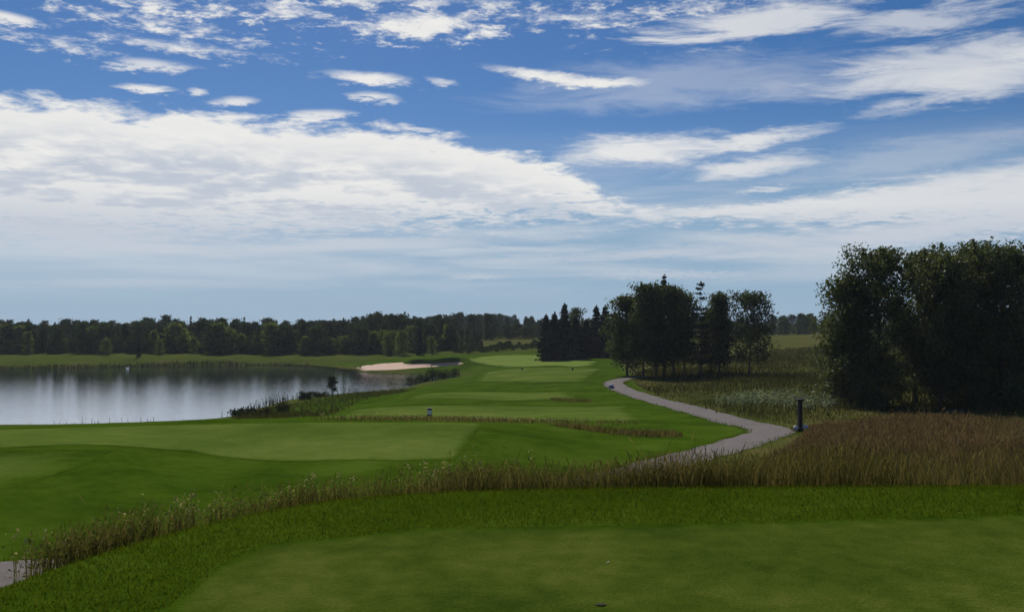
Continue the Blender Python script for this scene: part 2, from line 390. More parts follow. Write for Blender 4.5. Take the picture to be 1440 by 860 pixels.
# path
PL = np.concatenate([[(-40, 4), (-16, 7.8), (-9.2, 10.5), (-6.7, 11.5), (-3.0, 14.0), (.8, 18.3)], hits([(925, 655), (1000, 635), (1052, 619), (1086, 608), (1070, 600), (1030, 592), (985, 579), (930, 565), (890, 553), (868, 544), (863, 538), (878, 533), (905, 530)])])
cl = curve(PL, 8)
dl = np.gradient(cl, axis=0); dl /= np.linalg.norm(dl, axis=1)[:, None]
nl = np.stack([-dl[:, 1], dl[:, 0]], -1)
wob = .98 + .07 * np.sin(np.arange(len(cl)) * 1.3)
V = []
for k in (-1, -.5, 0, .5, 1):
    p = cl + nl * (wob * k)[:, None]
    V.append(np.column_stack([p, zat(p[:, 0], p[:, 1]) + .008 + 4e-6 * np.maximum(p[:, 1], 0) ** 2 + .03 * (1 - k * k)]))
V = np.stack(V, 1).reshape(-1, 3); i2 = np.arange(len(cl) * 5).reshape(-1, 5)
tag(link('path', quads_mesh('path', V, np.stack([i2[:-1, :-1], i2[:-1, 1:], i2[1:, 1:], i2[1:, :-1]], -1).reshape(-1, 4), M['path'])), kind='structure')
PATH_LINE = cl
sheet('worn_track', hits([(1322, 581), (1335, 576.5), (1352, 576), (1356, 580)]), M['path'], .4, .05)

# ------------------------------------------------------------------ grasses
def blades(P, h, w, lean, rng, head=0, headw=1.0):
    """each blade or stalk: a bent tapering strip, some carrying a seed head"""
    n = len(P); a = rng.uniform(0, 2 * np.pi, n); b = rng.uniform(0, 2 * np.pi, n)
    side = np.stack([np.cos(a), np.sin(a), np.zeros(n)], -1) * (w / 2)[:, None]
    ln = np.stack([np.cos(b), np.sin(b), np.zeros(n)], -1) * (h * lean * rng.uniform(.2, 1, n))[:, None]
    up = np.array([0, 0, 1.])
    mid = P + ln * .28 + up * (h * .55)[:, None]; tip = P + ln + up * h[:, None]
    V = np.stack([P - side, P + side, mid + side * .8, mid - side * .8, tip + side * .15, tip - side * .15], 1).reshape(-1, 3)
    k = np.arange(n)[:, None] * 6
    Q = np.concatenate([k + [0, 1, 2, 3], k + [3, 2, 4, 5]])
    if head:
        m = rng.random(n) < head; t = tip[m]; hh = h[m] * rng.uniform(.12, .22, m.sum()); ax = (tip[m] - mid[m]); ax /= np.linalg.norm(ax, axis=1)[:, None]
        s = side[m] * headw * 1.6
        V2 = np.stack([t - ax * hh[:, None], t - ax * (hh * .45)[:, None] + s, t + ax * (hh * .3)[:, None], t - ax * (hh * .45)[:, None] - s], 1).reshape(-1, 3)
        Q = np.concatenate([Q, len(V) + np.arange(m.sum())[:, None] * 4 + [0, 1, 2, 3]]); V = np.concatenate([V, V2])
    return V, Q

def scatter(poly, n, rng, power=0.0, ymin=None):
    """points in an outline; power > 0 thins them with distance"""
    P = np.asarray(poly, float); lo, hi = P.min(0), P.max(0); out = []
    tot = 0
    while tot < n:
        q = rng.uniform(lo, hi, (n * 2, 2)); q = q[sdf(P, q[:, 0], q[:, 1]) > 0]
        if power: q = q[rng.random(len(q)) < (max(lo[1], 5) / np.maximum(q[:, 1], 5)) ** power]
        out.append(q); tot += len(q)
    return np.concatenate(out)[:n]

def on_ground(q, dz=-.01): return np.column_stack([q, zat(q[:, 0], q[:, 1]) + dz])

def stuff(name, V, Q, mat, label):
    o = link(name, quads_mesh(name, V, Q, mat, True)); tag(o, label, 'grass', kind='stuff'); return o

def join(parts):
    V, Q, n = [], [], 0
    for v, q in parts:
        V.append(v); Q.append(q + n); n += len(v)
    return np.concatenate(V), np.concatenate(Q)

rng = np.random.default_rng(3)
# collar of longer turf round the near tee, down its shoulder
COLLAR = np.concatenate([TEE_EDGE[8:], [(12, 5.9), (7, 6.55), (3, 6.8), (.3, 6.75), (-.6, 6.6), (-1.4, 6.25), (-1.75, 5.6), (-2.0, 4.6), (-2.1, 3.6)]])
COLLAR2 = np.concatenate([TEE_EDGE[8:] + np.array([0, .45]), COLLAR[len(TEE_EDGE) - 8:]])
q = scatter(COLLAR2, 140000, rng); q = q[np.abs(q[:, 0]) < 8]
f = sdf(FG, q[:, 0], q[:, 1]); q = q[f < .02 + .05 * rng.random(len(q))]
h = rng.uniform(.016, .042, len(q)) * (1 + .8 * (rng.random(len(q)) > .94))
V, Qd = blades(on_ground(q), h, rng.uniform(.003, .007, len(q)), .9, rng)
tag(stuff('collar_grass', V, Qd, M['collar'], 'bright green longer turf rimming the near tee, mown band along its edge'))
# short nap over the near tee
q = scatter(FG, 190000, rng); q = q[(q[:, 1] > 4.2) & (np.abs(q[:, 0]) < q[:, 1] * .72)]
V, Qd = blades(on_ground(q), rng.uniform(.007, .018, len(q)), rng.uniform(.003, .006, len(q)), 1.1, rng)
TN = leaf_mat('short_turf_blade', (.028, .047, .005), (.049, .073, .009), (.092, .106, .021), .35, 1.0)
tag(stuff('tee_grass', V, Qd, TN, 'short mown olive green turf on the near tee'))

# tall fescue along the front of the tee
e = TEE_EDGE[9:]; out_n = np.gradient(e, axis=0); out_n /= np.linalg.norm(out_n, axis=1)[:, None]; out_n = np.stack([-out_n[:, 1], out_n[:, 0]], -1)
near_e = e + out_n * .35
FESC = np.concatenate([near_e, [(14, 14), (9.5, 21), (6.5, 21.5), (4.2, 18.5), (2, 14.2), (0, 12.0), (-1.5, 9.8), (-2.6, 8.3), (-3.35, 6.8), (-3.8, 5.4), (-4.1, 4.2)]])
q = scatter(FESC, 180000, rng, .7)
q = q[rng.random(len(q)) < 1 - .7 * smooth(2.0, 5.5, q[:, 0])]; q = q[rng.random(len(q)) < smooth(-.585, -.50, q[:, 0] / q[:, 1])]
cl_n = np.sin(q[:, 0] * 3.1 + q[:, 1] * 1.7) * .5 + np.sin(q[:, 0] * 1.13 - q[:, 1] * 2.3) * .5
kp = rng.random(len(q)) < .72 + .45 * cl_n; q = q[kp]; cl_n = cl_n[kp]
edge = smooth(0, 1.4, sdf(FESC, q[:, 0], q[:, 1]))
h = (rng.uniform(.26, .60, len(q)) + .12 * cl_n) * (.62 + .38 * edge) * (.82 + .16 * smooth(-3.0, .8, q[:, 0])) * np.where(rng.random(len(q)) < .03, 1.4, 1)
V, Qd = blades(on_ground(q), h, rng.uniform(.004, .008, len(q)) * (.7 + q[:, 1] * .03), .60, rng, .35, 1.2)
stuff('tall_grass', V, Qd, M['tall'], 'tall yellow green seeding grass in a band behind the near tee')
# red-brown grass over the low rise right of the path
BROWN = np.array([(1.8, 10.6), (3.2, 14), (5, 17.5), (7.0, 22), (9.4, 26.5), (11.3, 31), (12.9, 34.2), (14, 38.3), (18, 39.2), (23, 38), (30, 37), (34, 26), (22, 14), (14, 8.9), (8, 9.2), (4, 9.6)])
q = scatter(BROWN, 210000, rng, .8); q = q[np.hypot(q[:, 0] - 12.02, q[:, 1] - 35.3) > 1.0]
q = q[rng.random(len(q)) < 1 - .8 * smooth(.47, .58, q[:, 0] / q[:, 1]) * smooth(17, 26, q[:, 1])]
nz = np.sin(q[:, 0] * .7 + .4 * q[:, 1]) + np.sin(q[:, 1] * .9 - q[:, 0] * .35) + .8 * np.sin(q[:, 0] * 2.3 + 1.1 * np.sin(q[:, 1] * 1.9))
kp = rng.random(len(q)) < .78 + .16 * nz; q = q[kp]; nz = nz[kp]
h = (rng.uniform(.22, .52, len(q)) + .05 * nz) * np.where(rng.random(len(q)) < .04, 1.4, 1) * (.5 + .5 * smooth(0, 2, sdf(BROWN, q[:, 0], q[:, 1])))
V, Qd = blades(on_ground(q), h, rng.uniform(.005, .009, len(q)) * (.6 + q[:, 1] * .045), .50, rng, .6, 1.5)
stuff('brown_grass', V, Qd, M['brown'], 'red brown seeding grass covering the low rise right of the path')
q = scatter(np.array([(6.2, 21), (8.4, 26), (10.3, 30.6), (11.8, 34.4), (12.4, 36.8), (14.4, 39), (14.2, 37), (13.1, 34), (11.5, 30.8), (9.6, 26.3), (7.2, 21.5)]), 5200, rng)
V, Qd = blades(on_ground(q), rng.uniform(.08, .24, len(q)), rng.uniform(.014, .026, len(q)), .5, rng, .3, 1.2)
stuff('verge_grass', V, Qd, M['brown'], 'short brown green grass on the verge between path and red brown grass')
# pale flower heads in the tall grass
q = np.concatenate([scatter(FESC, 520, rng, .5), scatter(np.array([(-3.9, 5.2), (-3.2, 6.4), (-2.6, 7.4), (-1.7, 8.3), (-.4, 8.7), (-.4, 10.0), (-1.9, 9.2), (-3.0, 7.6), (-3.7, 6)]), 300, rng)])
q = q[rng.random(len(q)) < np.where(q[:, 0] < .5, 1, .2) * (.5 + .5 * np.sin(q[:, 0] * 4 + q[:, 1] * 2.6))]
h = rng.uniform(.26, .50, len(q)) * (.82 + .12 * smooth(-3.0, .8, q[:, 0]))
P = on_ground(q)
Vs, Qs = blades(P, h, np.full(len(q), .008), .1, rng)
LV, LQ = [], []
nleaf = 9
cen = np.repeat(P + np.column_stack([np.zeros((len(q), 2)), h]), nleaf, 0) + rng.normal(0, 1, (len(q) * nleaf, 3)) * [.022, .022, .03]
def cards(cen, size, rng, asp=.6, updir=None):
    n = len(cen); d = rng.normal(0, 1, (n, 3)); d /= np.linalg.norm(d, axis=1)[:, None]
    if updir is not None: d = d * .6 + updir; d /= np.linalg.norm(d, axis=1)[:, None]
    e = np.cross(d, rng.normal(0, 1, (n, 3))); e /= np.linalg.norm(e, axis=1)[:, None] + 1e-9
    s = (size if np.ndim(size) else np.full(n, size))[:, None] / 2
    V = np.stack([cen - d * s, cen + e * s * asp, cen + d * s, cen - e * s * asp], 1).reshape(-1, 3)
    return V, np.arange(n)[:, None] * 4 + [0, 1, 2, 3]
Vf, Qf = cards(cen, rng.uniform(.012, .03, len(cen)), rng, .9)
o = stuff('wildflowers', Vf, Qf, M['flower'], 'pale yellow wildflower heads dotted through the tall grass by the near tee'); o['category'] = 'flowers'
q = scatter(np.array([(-4.0, 4.6), (-3.3, 5.6), (-2.75, 7.0), (-1.7, 8.2), (0, 8.6), (3, 8.8), (3, 10.4), (0, 11), (-1.9, 9.3), (-3.3, 7)]), 2600, rng); q = q[rng.random(len(q)) < smooth(-.60, -.52, q[:, 0] / q[:, 1])]; P = on_ground(q); h = rng.uniform(.22, .44, len(q)) * np.where(q[:, 0] > 0, .8, 1) * (.82 + .12 * smooth(-3.0, .8, q[:, 0]))
V3, Q3 = blades(P, h, np.full(len(q), .007), .25, rng)
tt = rng.uniform(.25, 1.02, (len(q), 14)); cen = (P[:, None] + np.stack([np.zeros_like(tt), np.zeros_like(tt), tt * h[:, None]], -1) + rng.normal(0, 1, (len(q), 14, 3)) * [.03, .03, .012]).reshape(-1, 3)
V4, Q4 = cards(cen, rng.uniform(.014, .036, len(cen)), rng, .45)
o = stuff('leafy_weeds', *join([(V3, Q3), (V4, Q4)]), M['weed'], 'leafy olive weeds crowding the grass band along the near tee'); o['category'] = 'weeds'
o = stuff('flower_stalks', Vs, Qs, M['tall'], 'thin stalks under the pale yellow wildflowers'); o['category'] = 'flowers'

# white flowering patch in the meadow beyond the post
WF = hits([(1005, 571), (1040, 561), (1080, 559), (1130, 561), (1175, 569), (1178, 576), (1140, 577), (1080, 574), (1040, 574)])
q = scatter(WF, 360, rng); P = on_ground(q); h = rng.uniform(.25, .75, len(q))
cen = np.repeat(P + np.column_stack([np.zeros((len(q), 2)), h * .7]), 10, 0) + rng.normal(0, 1, (len(q) * 10, 3)) * [.13, .13, .16]
Vf, Qf = cards(cen, rng.uniform(.07, .16, len(cen)), rng, .8)
o = stuff('white_flowers', Vf, Qf, M['whiteflower'], 'patch of pale white green flowering plants in the meadow behind the post'); o['category'] = 'flowers'

# meadow grass right of the path and under the trees
MD2 = np.concatenate([hits([(1100, 600), (1040, 588), (965, 571), (918, 554), (894, 541), (888, 528)]), [(24, 125), (60, 150), (70, 95), (45, 45), (33, 36), (22, 39), (14, 40), (12, 37)]])
q = scatter(MD2, 70000, rng, 1.0)
dp = np.min(np.hypot(q[:, None, 0] - PATH_LINE[None, ::3, 0], q[:, None, 1] - PATH_LINE[None, ::3, 1]), 1); q = q[dp > 1.5]
nz = np.sin(q[:, 0] * .21 + .13 * q[:, 1] + 2 * np.sin(q[:, 1] * .05)) + np.sin(q[:, 1] * .31 - q[:, 0] * .11)
h = rng.uniform(.15, .42, len(q)) * (1 + .35 * nz).clip(.3, 2)
V, Qd = blades(on_ground(q), h, rng.uniform(.02, .04, len(q)) * (q[:, 1] / 45), .5, rng, .3, 1.1)
stuff('meadow_grass', V, Qd, M['meadow'], 'olive meadow grass right of the path and around the trees')

# turf creeping over the path edges
m = len(PATH_LINE); k = rng.integers(0, m - 1, 4500); tq = rng.random(4500)[:, None]
q = PATH_LINE[k] * (1 - tq) + PATH_LINE[k + 1] * tq + nl[k] * (rng.choice([-1, 1], 4500) * (.98 + rng.normal(0, .12, 4500)))[:, None]
V, Qd = blades(on_ground(q), rng.uniform(.03, .13, len(q)), rng.uniform(.01, .02, len(q)) * (.7 + q[:, 1] * .03), .7, rng)
stuff('edge_grass', V, Qd, M['collar'], 'short ragged grass creeping over the edges of the path')

# ragged strip between the back tee and the forward tee; dark strip over the swale
ST = hits([(430, 590.5), (520, 588), (640, 589.5), (760, 591), (900, 593), (900, 597), (760, 595), (640, 593.5), (500, 592)])
SW = hits([(770, 597), (815, 600), (860, 605), (950, 609), (960, 614), (900, 614), (850, 609), (800, 602)])
SW2 = hits([(772, 560), (800, 561.5), (830, 562.5), (832, 565), (800, 565), (776, 563)])
q1 = scatter(ST, 2600, rng); q2 = scatter(SW, 2600, rng); q3 = scatter(SW2, 900, rng); q = np.concatenate([q1, q2, q3])
h = np.concatenate([rng.uniform(.05, .30, len(q1)) ** 1.2, rng.uniform(.05, .22, len(q2)), rng.uniform(.05, .18, len(q3))])
V, Qd = blades(on_ground(q), h, rng.uniform(.02, .045, len(q)), .5, rng, .3, 1.2)
stuff('rough_grass_strip', V, Qd, M['tall'], 'ragged low strips of seeding grass between the mown tees')
q = scatter(ST, 60, rng); P = on_ground(q, .15)
cen = np.repeat(P, 6, 0) + rng.normal(0, .06, (len(q) * 6, 3))
Vf, Qf = cards(cen, rng.uniform(.05, .1, len(cen)), rng, .8)
o = stuff('daisies', Vf, Qf, M['flower'], 'pale flowers in the ragged strip behind the back tee'); o['category'] = 'flowers'

# reeds on the near shore, rank growth on the bank, sedge on the far shore
sh = POND[(POND[:, 1] < 135)]
def along(L, n, spread, rng):
    seg = np.linalg.norm(np.diff(L, axis=0), axis=1); c = np.concatenate([[0], np.cumsum(seg)]); s = rng.uniform(0, c[-1], n)
    return np.column_stack([np.interp(s, c, L[:, 0]), np.interp(s, c, L[:, 1])]) + rng.normal(0, spread, (n, 2))
q = along(sh, 9000, .7, rng); q = q[(q[:, 0] > -70)]
nz = np.sin(q[:, 0] * .55 + 1.3) + np.sin(q[:, 0] * .23 + q[:, 1] * .31)
keep = rng.random(len(q)) < (.55 + .35 * nz) * np.where(q[:, 1] > 86, .35, .6) * np.where(q[:, 0] < -24, .28, 1); q = q[keep]; nz = nz[keep]
h = rng.uniform(.3, .75, len(q)) * (1 + .25 * nz) * np.where(q[:, 0] < -24, .7, 1)
V, Qd = blades(np.column_stack([q, np.maximum(zat(q[:, 0], q[:, 1]), -.15)]), h, rng.uniform(.03, .055, len(q)), .3, rng, .3, 1.2)
stuff('shore_reeds', V, Qd, M['reed'], 'dark reeds fringing the near shore of the pond')
BK = np.concatenate([hits([(325, 590), (420, 587), (500, 567), (560, 553.5), (590, 546)]), hits([(560, 549), (500, 552), (440, 561), (395, 572), (345, 584)])])
q = scatter(BK, 4500, rng); h = rng.uniform(.06, .32, len(q))
V, Qd = blades(on_ground(q), h, rng.uniform(.03, .06, len(q)), .5, rng, .4, 1.3)
stuff('bank_weeds', V, Qd, M['meadow'], 'rank olive weeds on the bank between pond and forward tee')
fs = POND[(POND[:, 1] > 138) & (POND[:, 0] < -25)]
q = along(fs, 3500, .6, rng); q = q[(q[:, 0] > -190)]
V, Qd = blades(np.column_stack([q, np.maximum(zat(q[:, 0], q[:, 1]), -.1)]), rng.uniform(.15, .4, len(q)), rng.uniform(.08, .14, len(q)), .4, rng)
stuff('far_sedge', V, Qd, M['reed'], 'dark sedge along the far shore of the pond')

# ------------------------------------------------------------------ trees
def tube(pts, rad, k=7):
    pts = np.asarray(pts, float); n = len(pts)
    d = np.gradient(pts, axis=0); d /= np.linalg.norm(d, axis=1)[:, None] + 1e-9
    ref = np.where(np.abs(d[:, 2:3]) > .9, [[1., 0, 0]], [[0, 0, 1.]])
    u = np.cross(d, ref); u /= np.linalg.norm(u, axis=1)[:, None]; v = np.cross(d, u)
    a = np.linspace(0, 2 * np.pi, k, endpoint=False)
    V = (pts[:, None] + (u[:, None] * np.cos(a)[None, :, None] + v[:, None] * np.sin(a)[None, :, None]) * np.asarray(rad)[:, None, None]).reshape(-1, 3)
    i = np.arange(n - 1)[:, None] * k; j = np.arange(k)[None]; j2 = (np.arange(k) + 1)[None] % k
    Q = np.stack([i + j, i + j2, i + k + j2, i + k + j], -1).reshape(-1, 4)
    return V, Q

def broadleaf(seed, H, R, cb, nleaf, leaf, up=.75, nl=20, sig=.38, bare=.0, top=.5, spray=.5, r0=None, low=.12):
    """tapered trunk with limbs; leaves hang in clumps on the limbs, with upward sprays that break the outline"""
    g = np.random.default_rng(seed); wood = []
    n = 9; t = np.linspace(0, 1, n); wob = np.cumsum(g.normal(0, H * .008, (n, 2)), 0); wob -= wob[0]
    tp = np.column_stack([wob, t * H * .9]); r0 = r0 or H * .013
    wood.append(tube(tp, r0 * (1.25 - .25 * np.minimum(t * 8, 1)) * (1 - .9 * t), 8))
    clumps, csz, sprays = [], [], []
    for i in range(nl):
        s = (i + .5) / nl; hh = cb + (.93 - cb) * s
        base = np.array([np.interp(hh * H, tp[:, 2], tp[:, 0]), np.interp(hh * H, tp[:, 2], tp[:, 1]), min(hh, .89) * H])
        prof = R * max(np.sin(np.pi * (low + (.97 - low) * s)), .02) ** top
        az = i * 2.4 + g.uniform(-.5, .5); el = up * (.2 + 1.25 * s) + g.uniform(-.15, .15)
        L = prof / max(math.cos(el), .45) * g.uniform(.7, 1.12)
        L = min(L, (H * .96 - base[2]) / max(math.sin(el), .1)) if el > .1 else L
        d = np.array([math.cos(az) * math.cos(el), math.sin(az) * math.cos(el), math.sin(el)])
        q = np.linspace(0, 1, 5)[:, None]; lp = base + d * L * q + np.array([0, 0, 1]) * (L * .12 * q * q) + g.normal(0, L * .025, (5, 3)) * q
        wood.append(tube(lp, r0 * (.45 - .2 * s) * (1 - .8 * q[:, 0]), 5))
        for s2 in (.45, .62, .8, 1.0):
            c = base + (lp[-1] - base) * s2
            for _ in range(2 if s2 < .9 else 1):
                cc = c + g.normal(0, 1, 3) * np.array([.24, .24, .22]) * prof * (.5 + .5 * s2)
                cc[2] = min(cc[2], H * .99)
                clumps.append(cc); csz.append(sig * g.uniform(.7, 1.25))
                if g.random() < .5: wood.append(tube([c, (c + cc) / 2 + g.normal(0, .04, 3), cc], [r0 * .1, r0 * .07, r0 * .03], 4))
            if s2 >= .8 and g.random() < spray: sprays.append((c, d))
    for _ in range(5):
        clumps.append(tp[-1] + g.normal(0, 1, 3) * [R * .18, R * .18, H * .02] + [0, 0, H * .015]); csz.append(sig * .8)
    clumps = np.array(clumps); csz = np.array(csz)
    k = g.choice(len(clumps), nleaf, p=csz ** 2 / (csz ** 2).sum())
    P = clumps[k] + np.clip(g.normal(0, 1, (nleaf, 3)), -1.7, 1.7) * csz[k][:, None] * [1, 1, .8]
    sp = []
    for c, d in sprays + [(tp[-1], np.array([0, 0, 1.]))] * 4:
        dd = np.array([d[0] * .35, d[1] * .35, 1]) + g.normal(0, .18, 3); m = max(8, nleaf // 380); l = g.uniform(.3, .65) * H / 10
        sp.append(c + dd * (g.uniform(0, 1, (m, 1)) * l) + g.normal(0, .05 * H / 10, (m, 3)))
    P = np.concatenate([P] + sp); P = P[P[:, 2] > .15]
    return join(wood), cards(P, g.uniform(.7, 1.3, len(P)) * leaf, g, .7)

def conifer(seed, H, R, n_whorl, per, gap=0.0, leaf=.3, droop=.25, base=.03, power=.85):
    g = np.random.default_rng(seed); wood = [tube(np.column_stack([g.normal(0, .01, (6, 2)), np.linspace(0, H, 6)]), H * .014 * np.linspace(1, .08, 6), 7)]
    P, U = [], []
    for i in range(n_whorl):
        t = base + (1 - base) * (i + g.uniform(-.3, .3)) / n_whorl; t = min(max(t, base), .985)
        if g.random() < gap: continue
        wl = g.uniform(.75, 1.1)
        for k in range(per):
            a = g.uniform(0, 2 * np.pi); L = (R * (1 - t) ** power + .05) * wl * g.uniform(.65, 1.1)
            d = np.array([math.cos(a), math.sin(a), 0]); s = g.uniform(.12, 1, max(3, int(5 + L * 7)))[:, None]
            p = np.array([0, 0, t * H]) + d * L * s + np.array([0, 0, 1]) * (-droop * L * s + .22 * L * s ** 3)
            if k < 2: wood.append(tube([(0, 0, t * H), tuple(d * L * .5 + [0, 0, t * H - droop * L * .5]), tuple(d * L * .95 + [0, 0, t * H - droop * L + .2 * L])], [.03, .02, .008], 4))
            P.append(p + g.normal(0, 1, p.shape) * [.05, .05, .04] * (1 + R * .3)); U.append(np.repeat(d[None] + [[0, 0, -.25]], len(p), 0))
    P.append(np.column_stack([g.normal(0, .03, (14, 2)), H + g.uniform(-.35, .12, 14)])); U.append(np.repeat([[0, 0, 1.]], 14, 0))
    P = np.concatenate(P); U = np.concatenate(U)
    return join(wood), cards(P, g.uniform(.7, 1.3, len(P)) * leaf, g, .42, U)

def shrub_geo(seed, H, R, nleaf, leaf):
    g = np.random.default_rng(seed); wood, cl = [], []
    for i in range(9):
        a = i * 2.4; r = R * g.uniform(.2, .85); tip = np.array([math.cos(a) * r, math.sin(a) * r, H * g.uniform(.55, 1) * (1 - .35 * (r / R) ** 2)])
        wood.append(tube([(0, 0, 0), tuple(tip * [.4, .4, .55]), tuple(tip)], [H * .02, H * .014, H * .005], 5)); cl += [tip, tip * .7, tip * [.9, .9, .45]]
    cl = np.array(cl); k = g.integers(0, len(cl), nleaf)
    P = cl[k] + g.normal(0, 1, (nleaf, 3)) * [R * .18, R * .18, H * .13]; P = P[P[:, 2] > .02]
    return join(wood), cards(P, g.uniform(.6, 1.3, len(P)) * leaf, g, .7)

def as_thing(name, geo, leafm, barkm, loc, rz=0.0, s=1.0, parts=('trunk', 'crown'), label=None, cat='tree', group=None):
    t = empty(name, loc, rz, s); (wv, wq), (lv, lq) = geo
    link(parts[0], quads_mesh(name + '_' + parts[0], wv, wq, barkm), t)
    link(parts[1], quads_mesh(name + '_' + parts[1], lv, lq, leafm, False), t)
    tag(t, label, cat, group); return t

def gpos(px, D, sink=.05):
    x = (px - HX) / F * D; return (float(x), float(D), float(zat(x, D)) - sink)
def size_for(px, D, top):
    x, y, z = gpos(px, D); return ZC + (HY - top) / F * D - z

# right-hand clump of aspens
G1 = 'aspens in the clump right of the path'
for i, (px, D, top, R, cb, low, lab) in enumerate([
        (1195, 52, 384, 1.6, .03, .4, 'low aspen at the left end of the right-hand clump, leafy to the ground'),
        (1241, 51, 343, 2.4, .04, .34, 'tall broad aspen second from the left in the right-hand clump'),
        (1288, 53, 347, 2.3, .09, .3, 'aspen just left of the notch in the top of the right-hand clump'),
        (1322, 50, 354, 2.0, .10, .28, 'aspen just right of the notch in the top of the right-hand clump'),
        (1362, 52, 338, 2.5, .06, .3, 'tallest dark aspen in the middle of the right-hand dome of the clump'),
        (1406, 50, 341, 2.5, .05, .32, 'broad aspen rising near the right edge of the picture'),
        (1452, 52, 352, 2.5, .04, .32, 'aspen cut off by the right edge of the picture'),
        (1340, 56, 366, 2.4, .08, .28, 'shorter aspen at the back of the right-hand clump')]):
    as_thing('aspen_tree', broadleaf(20 + i, size_for(px, D, top + 11), R, cb, 20000, .155, .75, 30, .36, top=.6, spray=.9, low=low, r0=.13), M['aspen'], M['bark'],
             gpos(px, D), 0, 1, label=lab, group=G1)
G1b = 'saplings under the aspens'
for i, (px, D, hh, lab) in enumerate([(1212, 49.5, 1.9, 'leafy sapling at the left foot of the right-hand aspens'), (1232, 48.8, 1.3, 'smaller bushy sapling in front of the broad aspen'),
                                 (1378, 48.5, 1.5, 'bushy sapling in front of the tallest dark aspen'), (1425, 48.2, 1.7, 'bushy sapling near the right picture edge under the aspens')]):
    as_thing('sapling', shrub_geo(50 + i, hh, .75, 1500, .11), M['aspen'], M['bark'], gpos(px, D), 0, 1, ('stem', 'foliage'), lab, 'sapling', G1b)

# clump in the middle
G2 = 'trees in the clump by the bend of the path'
mid = [('b', 882, 92, 419, 1.9, 0.14, 'leftmost leafy birch in the middle clump, hanging over the path bend'),
       ('b', 905, 89, 401, 1.8, 0.2, 'dense tall birch above the path bend, second leafy crown from the left'),
       ('b', 922, 91, 404, 1.6, 0.22, 'leafy birch just left of the pointed spruce in the middle clump'),
       ('s', 934, 90, 387, 2.0, 0.1, 'pointed spruce whose tip stands highest over the middle clump'),
       ('b', 949, 89, 403, 1.7, 0.22, 'leafy birch just right of the pointed spruce tip'),
       ('b', 963, 92, 413, 1.5, 0.2, 'leafy birch left of the gappy spruce in the middle clump'),
       ('g', 985.5, 88, 396, 2.2, 0.1, 'gappy layered spruce with a dark knob at its top'),
       ('b', 999, 93, 440, 1.1, 0.2, 'slim birch just behind and right of the gappy spruce'),
       ('b', 1012, 90, 414, 1.4, 0.18, 'narrow pointed birch between the gappy spruce and the lone pine'),
       ('p', 1053, 88, 413, 2.4, 0.3, 'lone round-headed pine on a thin bare trunk at the right of the middle clump')]
for i, (k, px, D, top, R, cb, lab) in enumerate(mid):
    H = size_for(px, D, top); loc = gpos(px, D)
    if k == 'b': as_thing('birch_tree', broadleaf(80 + i, H, R * .98, cb * .8, 9500, .22, .75, 26, .40, top=.7, spray=1.0, low=.32, r0=.12), M['birch'], M['bark'], loc, 0, 1, label=lab, group=G2)
    elif k == 's': as_thing('spruce_tree', conifer(80 + i, H, R, 34, 8, .0, .34, .3, .12), M['spruce'], M['bark'], loc, 0, 1, label=lab, group=G2)
    elif k == 'g': as_thing('spruce_tree', conifer(81 + i, H, R * .95, 22, 7, .22, .32, .1, .1, .62), M['spruce'], M['bark'], loc, 0, 1, label=lab, group=G2)
    else: as_thing('pine_tree', broadleaf(80 + i, H, R, cb - .14, 7500, .22, .6, 28, .36, top=.7, spray=.3, low=.22, r0=.09), M['pine'], M['bark'], loc, 0, 1, label=lab, group=G2)

# dense spruces left of the clump
G3 = 'dense dark spruces beside the upper fairway'
for i, (px, D, top, R, lab) in enumerate([
        (768, 143, 443, 2.2, 'low dark spruce at the left end of the spruce row'), (780, 141, 440, 2.4, 'dark spruce second from the left in the spruce row'),
        (794, 142, 428, 2.9, 'tallest dark spruce in the spruce row with a narrow tip'), (810, 140, 446, 2.3, 'short dark spruce in front of the leafy gap of the row'),
        (824, 143, 451, 2.2, 'lowest dark spruce in the dip of the spruce row'), (839, 142, 431, 2.5, 'slim pointed spruce just left of the twin tip in the row'),
        (851, 141, 430, 2.6, 'dark spruce with a sharp tip near the right of the row'), (864, 138, 440, 2.4, 'dark spruce tucked against the leftmost birch')]):
    as_thing('spruce_tree', conifer(120 + i, size_for(px, D, top), R, 32, 12, 0, .5, .3, .02, .75), M['spruce'], M['bark'], gpos(px, D), 0, 1, label=lab, group=G3)
as_thing('leafy_tree', broadleaf(130, size_for(812, 150, 434), 1.8, .2, 2600, .3, .7, 16, .4), M['birch'], M['bark'], gpos(812, 150), 0, 1, label='leafy tree showing its round top through the gap in the spruce row')

